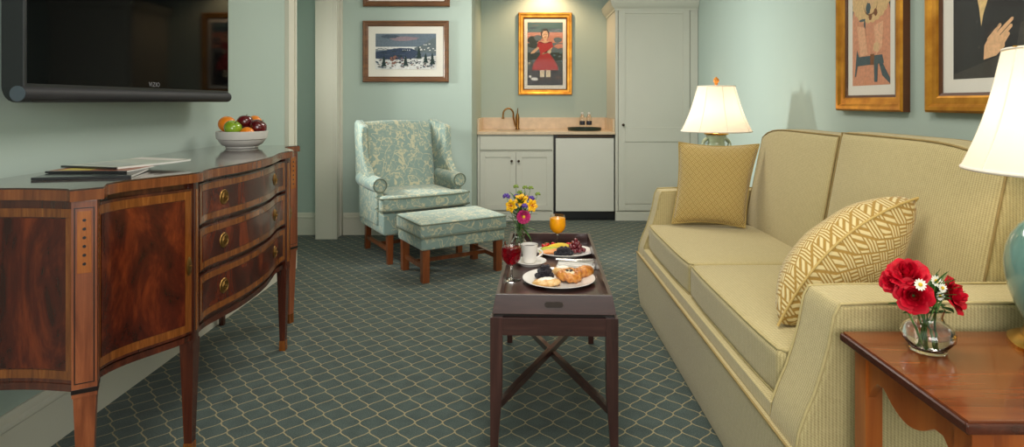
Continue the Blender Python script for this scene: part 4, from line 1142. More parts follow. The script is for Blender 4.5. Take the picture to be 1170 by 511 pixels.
# ---------------------------------------------------------------- lamps
def shade(t, r0, r1, z0, z1, n=8):
    def f(a, b):
        bow = 1 - .06 * math.sin(PI * b) 
        r = (r0 + (r1 - r0) * b) * bow
        th = a * 2 * PI
        k = 1 + .008 * (abs(math.cos(n * th / 2)) ** 6)
        return (r * math.cos(th) * k, r * math.sin(th) * k, z0 + (z1 - z0) * b)
    s = MB().grid(f, 96, 10, cu=True).make('lamp_shade', SHADE, t, smooth=60)
    MB().tube([(r0 * math.cos(a), r0 * math.sin(a), z0) for a in [2 * PI * k / 64 for k in range(64)]], .0045, 8, closed=True).make('shade_trim', SHADET, s)
    MB().tube([(r1 * math.cos(a), r1 * math.sin(a), z1) for a in [2 * PI * k / 64 for k in range(64)]], .0035, 8, closed=True).make('shade_trim', SHADET, s)
    for k in range(n):
        a = 2 * PI * k / n
        MB().tube([((r0 + (r1 - r0) * q) * (1 - .06 * math.sin(PI * q)) * 1.008 * math.cos(a), (r0 + (r1 - r0) * q) * (1 - .06 * math.sin(PI * q)) * 1.008 * math.sin(a), z0 + (z1 - z0) * q) for q in [j / 8 for j in range(9)]], .0020, 6).make('seam', SHADET, s)
def lamp_light(name, x, y, z, e, c=(1, .80, .56)):
    l = bpy.data.lights.new(name, 'POINT'); l.energy = e; l.color = c; l.shadow_soft_size = .035
    o = bpy.data.objects.new(name, l); COL.objects.link(o); o.location = (x, y, z)
lx, ly, lz = 1.232, 1.335, .643
t = thing('table_lamp', 'turquoise glazed urn lamp with a gilt foot and cream shade, on the cherry side table', 'lamp', (lx, ly, lz))
m = MB()
def foot(a, b):
    prof = [(.117, 0), (.117, .008), (.108, .014), (.092, .020), (.082, .034), (.080, .044), (0, .046)]
    i = min(int(b * 6 + .5), 6); r, z = prof[i]
    k = 1 - .05 * abs(math.sin(3 * a * 2 * PI)) if i < 4 else 1
    return (r * k * math.cos(a * 2 * PI), r * k * math.sin(a * 2 * PI), z)
m.grid(foot, 48, 6, cu=True).make('foot', GOLDB, t, smooth=35)
MB().lathe([(.074, .045), (.082, .055), (.088, .067), (.100, .092), (.111, .125), (.1175, .160), (.119, .190), (.115, .220), (.106, .248), (.090, .274), (.072, .290), (.052, .300), (.040, .305), (.036, .315), (.044, .322), (.044, .328), (0, .330)], 64).make('urn_body', TURQ, t, smooth=60)
MB().lathe([(.040, .3285), (.040, .335), (.020, .342), (.012, .352), (.010, .400), (.018, .402), (.018, .44), (.006, .445), (.004, .66), (.004, .69)], 24).make('neck', GOLDB, t)
MB().lathe([(.004, .688), (.012, .694), (.014, .705), (.008, .716), (0, .722)], 16).make('finial', GOLDB, t)
MB().tube([(.0, -.13, .683), (0, .13, .683)], .002, 6).tube([(-.13, 0, .683), (.13, 0, .683)], .002, 6).make('harp', GOLDB, t)
shade(t, .198, .120, .402, .680)
lamp_light('lamp_bulb_light', lx, ly, lz + .50, 2.6)
fx, fy, fz = 1.275, 3.90, .60
t = thing('table_lamp', 'smaller pale celadon lamp with handles and pleated cream shade, beyond the far sofa arm', 'lamp', (fx, fy, fz))
MB().lathe([(.075, 0), (.075, .012), (.06, .022), (.055, .03), (0, .03)], 32).make('foot', GOLDB, t)
MB().lathe([(.05, .0305), (.055, .05), (.090, .12), (.105, .20), (.095, .26), (.066, .300), (.056, .315), (.052, .34), (.056, .362), (.066, .378), (.062, .386), (0, .386)], 40).make('vase_body', CELAD, t, smooth=60)
for s in (-1, 1):
    MB().tube([(s * (.058 + .030 * math.sin(PI * q / 8)), 0, .290 + .075 * q / 8) for q in range(9)], [.008, .009, .012, .014, .013, .011, .012, .012, .010], 10).make('handle', CELAD, t)
MB().lathe([(.066, .3865), (.076, .390), (.078, .398), (.070, .404), (.045, .409), (.02, .412), (.012, .415), (.010, .46), (.004, .465), (.004, .715)], 24).make('neck', GOLDB, t)
MB().lathe([(.004, .712), (.012, .716), (.010, .724), (.020, .738), (.018, .752), (.006, .764), (0, .768)], 16).make('finial', plain('amber_finial', srgb(206, 128, 40), .3, .2, 20), t)
shade(t, .222, .118, .412, .705)
lamp_light('lamp_bulb_light', fx, fy, fz + .50, 3)

# ---------------------------------------------------------------- rose vase
vx, vy, vz = .913, 1.338, .6432
t = thing('flower_vase', 'squat clear glass vase of red roses on the cherry side table', 'vase', (vx, vy, vz))
MB().lathe([(0, .006), (.030, .006), (.034, .012), (.050, .030), (.0515, .040), (.044, .054), (.030, .064), (.026, .078), (.031, .094), (.033, .094), (.0285, .078), (.0325, .066), (.046, .056), (.0545, .041), (.053, .029), (.038, .010), (.036, .0), (0, 0)], 48).make('vase_glass', GLASS, t, smooth=60)
MB().lathe([(0, .0068), (.0292, .0068), (.0333, .0125), (.0488, .0305), (.0500, .040), (.0432, .052), (.036, .057), (0, .057)], 40).make('water', glass('vase_water', (1, .99, .95, 1), 0, 1.33), t, smooth=60)
ROSE = plain('rose_petal', srgb(190, 4, 34), .55, .2, 50, spec=.25); ROSED = plain('rose_petal_dark', srgb(160, 6, 26), .5, .2, 50)
DAISY = plain('daisy_petal', srgb(240, 238, 226), .6, .03, 40); YOLK = plain('daisy_centre', srgb(222, 180, 40), .7, .1, 80)
def frame_of(d):
    d = Vector(d).normalized(); q = Vector((0, 0, 1)).rotation_difference(d); return q.to_matrix().to_4x4()
def petal_cup(m, ang, r, h, w, open_, base=.0, twist=0):
    """cup-shaped petal around +z"""
    def f(u, v):
        a = ang + (u - .5) * w * (math.sin(PI * min(1, .22 + v * .62)) ** .7)
        rr = r * (.25 + .75 * math.sin(v * PI * .5)) + open_ * r * v ** 3
        ruf = .06 * r * math.sin(u * 9 + ang * 3) * v ** 2
        return ((rr + ruf) * math.cos(a), (rr + ruf) * math.sin(a), base + h * v * (1 - .22 * (2 * u - 1) ** 2 * v) - open_ * h * .30 * v ** 4)
    return m.grid(f, 8, 8)
def stemline(p0, p1, bend=(0, 0, 0)):
    a, b = Vector(p0), Vector(p1); c = (a + b) / 2 + Vector(bend)
    return [a * (1 - q) ** 2 + c * 2 * q * (1 - q) + b * q * q for q in [k / 8 for k in range(9)]]
def leafm(m, p, d, L, W, droop=.2, mat=None):
    d = Vector(d).normalized(); s = d.cross(Vector((0, 0, 1)))
    if s.length < .1: s = Vector((1, 0, 0))
    s.normalize(); n = s.cross(d)
    def f(u, v):
        w = W * math.sin(PI * min(1, v ** .8)) * (2 * u - 1)
        return tuple(Vector(p) + d * L * v + s * w + n * (abs(2 * u - 1) * W * .25 - droop * L * v * v))
    return m.grid(f, 4, 8)
def rose(label, head, d, r, foot):
    t = thing('rose', label, 'flower', head)
    m = MB()
    for (n, rr, hh, ww, op, a0) in ((3, .30, 1.0, 2.6, -.1, 0), (4, .48, .98, 2.0, 0, .5), (5, .70, .92, 1.7, .18, .2), (5, .90, .80, 1.6, .42, .9), (6, 1.0, .62, 1.5, .62, .4)):
        for k in range(n): petal_cup(m, a0 + 2 * PI * k / n + random.uniform(-.15, .15), r * rr * .78, r * 1.25 * hh, ww, op, -.35 * r)
    m.xf(frame_of(d)); m.make('petals', ROSE, t, smooth=70, normals=False)
    m = MB(); m.tube(stemline(tuple(Vector(d).normalized() * (-r * .45)), tuple(Vector(foot) - Vector(head)), (0, 0, -.01)), .0022, 8)
    m.ball(tuple(Vector(d).normalized() * (-r * .38)), r * .22, 10, 6)
    m.make('stem', STEM, t)
    m = MB()
    for k in range(4):
        a = k * 1.7 + r * 40; q = stemline((0, 0, 0), tuple(Vector(foot) - Vector(head)))[2 + k % 2]
        leafm(m, q, (math.cos(a), math.sin(a), .15), .032, .010)
    m.make('leaves', LEAF, t, smooth=60, normals=False)
fo = lambda a: (vx + .016 * math.cos(a), vy + .016 * math.sin(a), vz + .010)
rose('big red rose at the top left of the rose bouquet', (vx - .046, vy - .002, vz + .168), (-.35, -.45, .8), .034, fo(0))
rose('red rose lowest on the sofa-seat side of the bouquet, facing the camera', (vx - .050, vy - .028, vz + .131), (-.5, -.8, .2), .031, fo(1))
rose('red rose on the lamp side of the bouquet beyond the daisies', (vx + .048, vy - .006, vz + .124), (.6, -.65, .3), .034, fo(2.5))
rose('small red rose furthest out over the sofa side of the bouquet', (vx - .076, vy + .006, vz + .152), (-.8, -.35, .4), .022, fo(4))
def daisy(label, head, d, r, foot, n=12, pm=None, cm=None, name='daisy', cup=.15, wid=.22, group='daisies in the rose vase', cr=.34):
    t = thing(name, label, 'flower', head, group=group)
    m = MB()
    for k in range(n):
        a = 2 * PI * k / n
        def f(u, v):
            w = wid * r * 2 * math.sin(PI * (.12 + .80 * v)) * (u - .5) * 2 * .5
            rr = r * (.15 + .85 * v)
            return (rr * math.cos(a) - w * math.sin(a), rr * math.sin(a) + w * math.cos(a), cup * r * v * v - .02 * r * k % 2 + .0)
        m.grid(f, 3, 4)
    m.xf(frame_of(d)); m.make('petals', pm or DAISY, t, smooth=70, normals=False)
    MB().ball((0, 0, .05 * r), (r * cr, r * cr, r * cr * .65), 12, 8).xf(frame_of(d)).make('centre', cm or YOLK, t)
    MB().tube(stemline((0, 0, -.001), tuple(Vector(foot) - Vector(head)), (0, 0, .01)), .0012, 6).make('stem', STEM, t)
    return t
daisy('white daisy lying against the upper left red rose', (vx - .050, vy - .050, vz + .162), (-.1, -.9, .35), .013, fo(1.2))
daisy('white daisy highest in the gap between the roses', (vx + .000, vy - .028, vz + .163), (.1, -.85, .5), .013, fo(1.8))
daisy('white daisy just below the highest one between the roses', (vx + .011, vy - .032, vz + .149), (.2, -.9, .35), .011, fo(2.2))
daisy('small white daisy lowest in the gap between the roses', (vx + .004, vy - .034, vz + .132), (.1, -.9, .2), .010, fo(2.6))
t = thing('greenery', 'loose green blades and leaves among the red roses', 'foliage', (vx, vy, vz + .02))
m = MB()
for k in range(48):
    a = random.uniform(0, 2 * PI); e = random.uniform(.5, 1.3)
    q = (random.uniform(-.012, .012), random.uniform(-.012, .012), random.uniform(.07, .10))
    leafm(m, q, (math.cos(a) * math.cos(e), math.sin(a) * math.cos(e) - .1, math.sin(e)), random.uniform(.05, .085), random.uniform(.003, .009), .2)
for k in range(7): m.tube(stemline((0 + .012 * math.cos(k), .012 * math.sin(k), -.008), (.02 * math.cos(k * 2), .014 * math.sin(k * 2), .11)), .0014, 6)
m.make('blades', LEAF, t, smooth=60, normals=False)
# ---------------------------------------------------------------- coffee table with a tray top
ct = thing('coffee_table', 'narrow dark wood tray-top coffee table with tapered legs and crossed stretcher', 'table', (.126, 2.49, 0), -math.radians(2))
hw, hl = .215, .495
for sx in (-1, 1):
    for sy in (-1, 1):
        vs = []
        for z, k in ((0, .62), (.06, .66), (.22, .95), (.476, 1)):
            w = .042
            ax0, ax1 = sorted((sx * hw, sx * (hw - w * k))); ay0, ay1 = sorted((sy * hl, sy * (hl - w * k)))
            vs += [(ax0, ay0, z), (ax1, ay0, z), (ax1, ay1, z), (ax0, ay1, z)]
        MB().add(vs, [(3, 2, 1, 0), (12, 13, 14, 15)] + [(r * 4 + i, r * 4 + (i + 1) % 4, r * 4 + 4 + (i + 1) % 4, r * 4 + 4 + i) for r in range(3) for i in range(4)]).make('leg', W_CTZ, ct, bevel=.002)
    MB().box(*sorted((sx * hw - sx * .003, sx * hw - sx * .025)), -hl + .04, hl - .04, .415, .474).make('apron', W_CT, ct, bevel=.0015)
for sy in (-1, 1): MB().box(-hw + .040, hw - .040, *sorted((sy * hl - sy * .002, sy * hl - sy * .024)), .415, .474).make('apron', W_CT, ct, bevel=.0015)
for s in (-1, 1):
    a = Vector((-s * (hw - .02), -hl + .02, .155 + .012 * (s > 0))); b = Vector((s * (hw - .02), hl - .02, .155 + .012 * (s > 0)))
    d = (b - a).normalized(); n = Vector((-d.y, d.x, 0)) * .011
    m = MB(); vs = [p + q + Vector((0, 0, z)) for p in (a, b) for (q, z) in ((n, -.012), (-n, -.012), (-n, .012), (n, .012))]
    m.add(vs, [(0, 1, 2, 3), (7, 6, 5, 4)] + [(i, (i + 1) % 4, 4 + (i + 1) % 4, 4 + i) for i in range(4)]).make('stretcher', W_CTZ, ct, bevel=.002)
MB().box(-hw + .012, hw - .012, -hl + .012, hl - .012, .476, .486).make('riser', W_LINE, ct, bevel=.001)
# tray: slanting sides
T0, T1, WX0, WY0, WX1, WY1 = .486, .549, .209, .489, .197, .479
def tray():
    m = MB(); o0 = [(-WX0, -WY0), (WX0, -WY0), (WX0, WY0), (-WX0, WY0)]; o1 = [(-WX1, -WY1), (WX1, -WY1), (WX1, WY1), (-WX1, WY1)]
    w = .013; i1 = [(x - math.copysign(w, x), y - math.copysign(w, y)) for x, y in o1]; i0 = [(x - math.copysign(w + .001, x), y - math.copysign(w + .001, y)) for x, y in o1]
    vs = [(x, y, T0) for x, y in o0] + [(x, y, T1) for x, y in o1] + [(x, y, T1) for x, y in i1] + [(x, y, .497) for x, y in i0]
    fs = [(3, 2, 1, 0), (12, 13, 14, 15)] + [(r * 4 + i, r * 4 + (i + 1) % 4, r * 4 + 4 + (i + 1) % 4, r * 4 + 4 + i) for r in range(3) for i in range(4)]
    return m.add(vs, fs).make('tray', W_CT, ct, bevel=.0015)
tr = tray()
for sy in (-1, 1):
    m = MB(); P = []
    for (cx, a0) in ((.022, -PI / 2), (-.022, PI / 2)):
        for k in range(7): P.append((cx + .0095 * math.cos(a0 + k * PI / 6), .518 + .0095 * math.sin(a0 + k * PI / 6)))
    y = sy * .4855
    m.prism(P, y - .003, y + .003, 'y'); h = m.make('handle_plate', plain('handle_bronze', srgb(70, 60, 56), .4, .1, 60, metal=.5), tr, bevel=.0008)
TS = .4972

# glasses
def goblet(name, label, x, y, col, ior=1.33, fill=.138):
    t = thing(name, label, 'glass', (x, y, TS))
    MB().lathe([(0, 0), (.034, 0), (.036, .0012), (.034, .003), (.012, .006), (.0045, .012), (.004, .030), (.0045, .052), (.007, .060), (.022, .068), (.034, .082), (.0395, .102), (.0385, .125), (.034, .150), (.0328, .150), (.0372, .125), (.038, .102), (.0328, .083), (.0212, .0705), (.006, .064), (0, .063)], 48).make('glass_bowl', GLASS, t, smooth=60)
    P = [(0, .0602), (.0072, .0602), (.0223, .0678), (.0343, .0818), (.0398, .102), (.0388, .125)]
    P = [p for p in P if p[1] < fill] + [(.0376, fill - .0004), (.0366, fill), (0, fill)]
    MB().lathe(P, 40).make('drink', col, t, smooth=50)
JR = NT('berry_juice'); JR.color(srgb(150, 8, 26)); JR.p(rough=.05, trans=.75, ior=1.34)
JO = plain('orange_juice', srgb(250, 168, 14), .25, .03, 10, sss=.15)
goblet('goblet', 'stemmed goblet of red juice at the near left corner of the tray', -.040, 2.35, JR.m, fill=.132)
goblet('goblet', 'stemmed goblet of orange juice at the far end of the tray', .176, 2.915, JO, fill=.137)

def plate(name, label, x, y, rx, ry, cat='plate', rot=0):
    t = thing(name, label, cat, (x, y, TS), rot)
    MB().lathe([(0, .004), (rx * .6, .0035), (rx * .66, .0), (rx * .70, 0), (rx * .72, .004), (rx * .97, .0135), (rx, .0155), (rx * .99, .0175), (rx * .96, .0165), (rx * .72, .0085), (rx * .66, .0065), (0, .0065)], 64, sq=ry / rx).make('dish', PORC, t, smooth=60)
    return t
plate('dinner_plate', 'white plate of pastries and berries at the near end of the tray', .146, 2.335, .143, .138)
plate('dinner_plate', 'white plate of sliced melon, grapes and berries at the far end of the tray', .200, 2.762, .134, .110)
plate('saucer', 'white saucer under the coffee cup', .040, 2.585, .068, .068, 'saucer')
t = thing('coffee_cup', 'tall white cup of coffee on the saucer beside the red goblet', 'cup', (.034, 2.59, TS + .0075))
MB().lathe([(0, .0), (.024, 0), (.026, .003), (.028, .012), (.034, .045), (.0375, .078), (.0355, .078), (.032, .045), (.026, .014), (0, .010)], 40).make('cup_body', PORC, t, smooth=50)
MB().lathe([(0, .066), (.0340, .066), (.0342, .0665), (0, .0672)], 32).make('coffee', plain('coffee', srgb(52, 26, 14), .08), t)
MB().tube([(.033 + .024 * math.sin(PI * k / 10), -.004, .062 - .040 * k / 10) for k in range(11)], .0038, 10).make('handle', PORC, t)

# pastries
PZ = TS + .0075
CR1 = None
def crust(name, a, b, c):
    t = NT(name); co = t.coord(); n1 = t.noise(co, 45, 4, .6)
    t.color(t.ramp(n1, [(.32, a), (.5, b), (.7, c)])); t.p(rough=.45, coat=.25); t.bump(n1, .5, .003); return t.m
CRUST = crust('baked_crust', srgb(136, 72, 22), srgb(196, 122, 46), srgb(228, 166, 86))
CRUST2 = crust('pale_crust', srgb(190, 130, 66), srgb(224, 178, 112), srgb(240, 210, 160))
CREAM = plain('cream_cheese', srgb(240, 226, 190), .5, .05, 40)
SUGAR = plain('icing_sugar', srgb(244, 236, 222), .8, .04, 60)
t = thing('danish_pastry', 'round golden danish with a cream and raisin centre on the near plate', 'pastry', (.186, 2.325, PZ))
m = MB()
def dan(a, b):
    th, ph = a * 2 * PI, b * 2 * PI
    R = .034; r = .0165 * (1 + .13 * math.sin(9 * th + 2.0 * ph))
    return ((R + r * math.cos(ph)) * math.cos(th), (R + r * math.cos(ph)) * math.sin(th), .019 + r * 1.05 * math.sin(ph) + .004 * math.sin(2 * th))
m.grid(dan, 90, 18, cu=True, cv=True).make('crust', CRUST, t, smooth=80)
MB().ball((0, 0, .026), (.023, .023, .0135), 24, 10, fn=lambda q: 1 + .06 * math.sin(7 * q.x + 5 * q.y)).make('filling', CREAM, t, smooth=80)
for k in range(5):
    a = k * 1.3; MB().ball((.010 * math.cos(a), .010 * math.sin(a), .0390), (.006, .0045, .003), 10, 6).make('raisin', plain('raisin', srgb(40, 26, 28), .5), t)
t = thing('croissant', 'golden croissant at the right rim of the near plate', 'pastry', (.248, 2.375, PZ), .5)
pts, rad = [], []
for k in range(29):
    q = -1 + 2 * k / 28; a = q * 1.15
    pts.append((.050 * math.sin(a), -.034 * math.cos(a) + .03, .0215 - .008 * abs(q)))
    seg = (abs(q) * 4.2) % 1
    rad.append(max(.003, .0225 * (1 - abs(q) ** 2.2) ** .7 * (.88 + .14 * (1 - seg)) + .002))
MB().tube(pts, rad, 20).make('crust', CRUST, t, smooth=70)
t = thing('sugared_turnover', 'small sugar-dusted turnover at the front of the near plate', 'pastry', (.095, 2.262, PZ), .2)
def tov(q): return 1 + .05 * math.sin(11 * q.x) * math.cos(9 * q.y)
MB().ball((0, 0, .011), (.055, .034, .015), 32, 14, fn=tov).make('crust', CRUST2, t, smooth=80)
MB().ball((0, .002, .0175), (.036, .020, .0115), 24, 10, fn=lambda q: 1 + .08 * math.sin(13 * q.x + 7 * q.y)).make('icing', SUGAR, t, smooth=80)
t = thing('cheese_danish', 'pale iced pastry at the back of the near plate, behind the round danish', 'pastry', (.165, 2.405, PZ))
MB().ball((0, 0, .014), (.042, .026, .018), 28, 12, fn=tov).make('crust', CRUST2, t, smooth=80)
MB().ball((0, 0, .026), (.026, .016, .010), 20, 10).make('icing', SUGAR, t, smooth=80)

# berries, grapes, strawberries
BB = plain('blackberry_skin', srgb(24, 18, 34), .25, .3, 90, coat=.5); BLU = plain('blueberry_skin', srgb(34, 38, 66), .4, .2, 60)
def blackberry(label, group, c):
    t = thing('blackberry', label, 'berry', c, group=group)
    m = MB()
    for k in range(22):
        z = 1 - 2 * (k + .5) / 22; r = math.sqrt(1 - z * z); a = k * 2.399
        m.ball((.0080 * r * math.cos(a), .0080 * r * math.sin(a), .0095 * z), .0036, 8, 6)
    m.make('drupelets', BB, t, smooth=80); return t
g1 = 'blackberries heaped on the pastry plate'; l1 = 'blackberry heaped at the left of the pastry plate'
proto = blackberry(l1, g1, (.068, 2.325, PZ + .0115))
for (x, y, z) in ((.088, 2.325, .0115), (.108, 2.33, .0115), (.062, 2.346, .0115), (.082, 2.348, .0115), (.102, 2.352, .0115), (.075, 2.372, .0115), (.096, 2.374, .0115), (.114, 2.368, .0115), (.118, 2.347, .0115),
                  (.078, 2.336, .028), (.098, 2.34, .028), (.072, 2.356, .028), (.092, 2.36, .028), (.110, 2.358, .028), (.086, 2.350, .044), (.102, 2.352, .043)):
    c = copy_tree(proto); c.location = (x, y, PZ + z); c.rotation_euler = (random.random(), random.random(), random.random() * 6)
g2 = 'blackberries on the fruit plate'
p2 = copy_tree(proto); p2['label'] = 'blackberry in the dark heap at the front of the fruit plate'; p2['group'] = g2; p2.location = (.155, 2.69, PZ + .0115)
for (x, y, z) in ((.175, 2.685, .0115), (.196, 2.683, .0115), (.216, 2.688, .0115), (.164, 2.707, .0115), (.185, 2.706, .0115), (.206, 2.706, .0115), (.226, 2.706, .0115), (.170, 2.695, .028), (.190, 2.694, .028), (.210, 2.696, .028), (.200, 2.712, .028), (.182, 2.715, .028)):
    c = copy_tree(p2); c.location = (x, y, PZ + z); c.rotation_euler = (random.random(), random.random(), random.random() * 6)
GRP = plain('grape_skin', srgb(110, 34, 44), .22, .3, 60, coat=.4)
def grape(c):
    t = thing('grape', 'red grape in the cluster at the right of the fruit plate', 'grape', c, group='red grapes on the fruit plate')
    MB().ball((0, 0, 0), (.0095, .0095, .0115), 16, 10).make('skin', GRP, t, smooth=80); return t
gp = grape((.24, 2.75, PZ + .010)); n = 0
for lay, (cnt, rr, z) in enumerate(((16, .036, .010), (10, .026, .026), (5, .014, .041), (1, 0, .054))):
    for k in range(cnt):
        a = k * 2.399 + lay; r = rr * math.sqrt((k + .5) / cnt)
        x, y = .252 + r * 1.15 * math.cos(a), 2.765 + r * .95 * math.sin(a)
        c = copy_tree(gp); c.location = (x, y, PZ + z + .001); c.rotation_euler = (random.random() * 3, random.random() * 3, 0)
STR = plain('strawberry_skin', srgb(204, 30, 26), .35, .15, 90, coat=.3)
def strawberry(c, lab):
    t = thing('strawberry', lab, 'strawberry', c, group='strawberries behind the sliced melon')
    MB().lathe([(0, 0), (.006, .003), (.012, .012), (.014, .020), (.010, .026), (0, .027)], 18).make('flesh', STR, t, smooth=80)
    m = MB()
    for k in range(6): leafm(m, (0, 0, .0265), (math.cos(k * PI / 3), math.sin(k * PI / 3), .1), .011, .003)
    m.make('leaves', LEAF, t, smooth=0, normals=False); return t
s0 = strawberry((.12, 2.835, PZ), 'whole strawberry showing behind the yellow and green melon slices')
for (x, y, r) in ((.148, 2.842, .3), (.222, 2.838, -.2), (.244, 2.826, .5), (.103, 2.812, .2)):
    c = copy_tree(s0); c.location = (x, y, PZ); c.rotation_euler = (r, r * .6, r * 5)
def slice_(name, label, c, rot, R, mat, rind, th=.012, tilt=.5, group=None):
    t = thing(name, label, 'fruit slice', c, group=group, rot=(tilt, 0, rot))
    n = 14; P = [(R * math.cos(PI * k / n), R * .55 * math.sin(PI * k / n)) for k in range(n + 1)]
    Q = [(R * .62 * math.cos(PI * k / n), R * .22 * math.sin(PI * k / n)) for k in range(n + 1)]
    MB().prism(P + Q[::-1], 0, th, 'y').make('flesh', mat, t, bevel=.0015, smooth=40)
    P2 = [(x * 1.0, z) for x, z in P]; P3 = [(x * 1.05, z * 1.07) for x, z in P]
    if rind: MB().prism(P3 + P2[::-1], .0005, th - .0005, 'y').make('rind', rind, t, smooth=40)
    return t
PIN = plain('pineapple_flesh', srgb(238, 206, 54), .35, .12, 70, coat=.2); HON = plain('honeydew_flesh', srgb(196, 206, 92), .3, .1, 40, coat=.2); CAN = plain('cantaloupe_flesh', srgb(236, 160, 90), .3, .08, 40, coat=.2)
RN = plain('melon_rind', srgb(170, 180, 90), .5, .15, 40)
a = slice_('pineapple_slice', 'yellow pineapple slice, one of the four leaning together on the fruit plate', (.16, 2.782, PZ + .001), .15, .055, PIN, None, tilt=-.35, group='pineapple slices leaning on the fruit plate')
for (x, y, r) in ((.168, 2.797, .1), (.150, 2.768, .2), (.185, 2.812, .0)):
    c = copy_tree(a); c.location = (x, y, PZ + .001); c.rotation_euler = (-.35, 0, r)
a = slice_('melon_slice', 'green honeydew slice lying in front of the yellow pineapple', (.138, 2.742, PZ + .001), .35, .052, HON, RN, tilt=-.6)
a = slice_('melon_slice', 'green honeydew slice at the left edge of the fruit plate', (.115, 2.770, PZ + .001), .7, .040, HON, RN, tilt=-.45)
a = slice_('melon_slice', 'orange cantaloupe slice at the front left of the fruit plate', (.126, 2.712, PZ + .001), .2, .048, CAN, None, tilt=-.7)
a = slice_('melon_slice', 'orange cantaloupe slice behind the blackberries', (.160, 2.728, PZ + .001), .1, .045, CAN, None, tilt=-.5)

# napkin with cutlery
LIN = plain('linen_white', srgb(232, 228, 222), .9, .02, 80, .4, 500)
nx_, ny_, nr = .238, 2.565, -.25
t = thing('napkin', 'folded white linen napkin between the two plates', 'napkin', (nx_, ny_, TS), nr)
def nap(a, b, z0, w, h, ox=0): return (ox + (a - .5) * w, (b - .5) * h + .004 * math.sin(5 * a), z0 + .0025 * math.sin(7 * a + 3 * b) + .002)
m = MB()
for i, (w, h, z, ox) in enumerate(((.165, .095, .003, 0), (.16, .085, .008, .002), (.15, .06, .013, -.004))):
    m.rbox((ox, 0, z + .001), (w, h, .005), .002, n=10, deform=lambda v, u: (v[0], v[1] + .003 * math.sin(5 * u[0]), v[2] + .0016 * math.sin(6 * u[0] + 2 * u[1]) * (1 - .3 * u[1])))
m.make('cloth', LIN, t, smooth=70)
CUT = metal('cutlery_steel', srgb(196, 192, 188), .18, .05)
def fork(x, y, z, r):
    t = thing('fork', 'silver fork lying on the white napkin', 'fork', (x, y, z), r)
    m = MB().tube([(-.085, 0, .003), (-.05, 0, .004), (0, 0, .003), (.03, 0, .005)], [.0055, .0045, .0028, .0035], 10, flat=.45)
    m.rbox((.042, 0, .0055), (.026, .018, .0026), .0012, n=3); m.make('handle', CUT, t, smooth=60)
    for k in range(4): MB().tube([(.052, -.0072 + k * .0048, .0055), (.072, -.0072 + k * .0048, .0065), (.084, -.0072 + k * .0048, .004)], [.0014, .0013, .0006], 6).make('tine', CUT, t)
def knife(x, y, z, r):
    t = thing('knife', 'silver table knife beside the fork on the white napkin', 'knife', (x, y, z), r)
    MB().tube([(-.09, 0, .004), (-.05, 0, .0045), (0, 0, .004)], [.006, .0058, .0042], 10, flat=.6).make('handle', CUT, t)
    MB().prism([(0, -.004), (.09, -.008), (.104, -.003), (.106, .004), (.09, .0045), (0, .004)], .0035, .005, 'z').make('blade', CUT, t, smooth=0)
fork(nx_ - .005, ny_ + .012, TS + .0185, nr + .12); knife(nx_ + .0, ny_ - .016, TS + .0185, nr - .02)

# flower vase with mixed flowers
vx, vy, vz = -.012, 2.765, TS
t = thing('flower_vase', 'clear glass vase of yellow, magenta and purple flowers on the tray', 'vase', (vx, vy, vz))
MB().lathe([(0, .006), (.03, .007), (.043, .020), (.045, .032), (.036, .052), (.021, .075), (.018, .098), (.022, .115), (.029, .130), (.0305, .130), (.0235, .115), (.0195, .098), (.0225, .076), (.038, .053), (.047, .032), (.045, .018), (.032, 0), (0, 0)], 48).make('vase_glass', GLASS, t, smooth=60)
MB().lathe([(0, .0068), (.029, .0078), (.0420, .0205), (.0438, .032), (.0350, .0515), (.0206, .074), (.020, .078), (0, .078)], 40).make('water', glass('vase_water_clear', (.98, 1, .96, 1), 0, 1.33), t, smooth=60)
YEL = plain('lily_petal', srgb(244, 186, 20), .5, .1, 40); MAG = plain('zinnia_petal', srgb(178, 18, 96), .55, .15, 60); PUR = plain('statice_petal', srgb(88, 62, 150), .6, .2, 60); ORC = plain('lily_centre', srgb(190, 96, 12), .6, .2, 60)
BUD = plain('green_bud', srgb(120, 142, 56), .6, .25, 60)
ft = lambda a: (vx + .012 * math.cos(a), vy + .012 * math.sin(a), vz + .012)
def at(u, v, y=2.75): return ((u - 596) * y / 680, y, 1.2 - (v - 117) * y / 680)
def lily(label, head, d, r, foot):
    t = thing('yellow_lily', label, 'flower', head, group='yellow lilies in the mixed bouquet')
    m = MB()
    for k in range(6):
        a = 2 * PI * k / 6 + .3
        def f(u, v):
            w = .34 * r * math.sin(PI * (.10 + .88 * v)) * (2 * u - 1)
            rr = r * (.08 + .92 * v); z = r * (.75 * v - .55 * v ** 3)
            return (rr * math.cos(a) - w * math.sin(a), rr * math.sin(a) + w * math.cos(a), z - abs(2 * u - 1) * .05 * r)
        m.grid(f, 4, 7)
    m.xf(frame_of(d)); m.make('petals', YEL, t, smooth=70, normals=False)
    m = MB()
    for k in range(5): m.tube([(0, 0, .05 * r), (.25 * r * math.cos(k * 1.25), .25 * r * math.sin(k * 1.25), .7 * r)], [.0008, .0016], 5)
    m.xf(frame_of(d)); m.make('stamens', ORC, t)
    MB().tube(stemline((0, 0, 0), tuple(Vector(foot) - Vector(head)), (0, 0, .02)), .0017, 6).make('stem', STEM, t)
lily('yellow lily low on the left of the mixed bouquet', at(585, 235.5, 2.73), (-.5, -.8, .3), .034, ft(0))
lily('yellow lily in the middle top of the mixed bouquet', at(595.5, 229.5, 2.75), (-.05, -.75, .65), .036, ft(1))
lily('yellow lily on the right of the mixed bouquet above the magenta zinnia', at(607, 235, 2.735), (.5, -.8, .2), .033, ft(2))
lily('yellow lily at the back of the mixed bouquet between green buds', at(601, 228, 2.79), (.2, -.3, .9), .030, ft(3))
m_ = thing('zinnia', 'magenta zinnia hanging at the front of the mixed bouquet', 'flower', at(598.3, 248, 2.71))
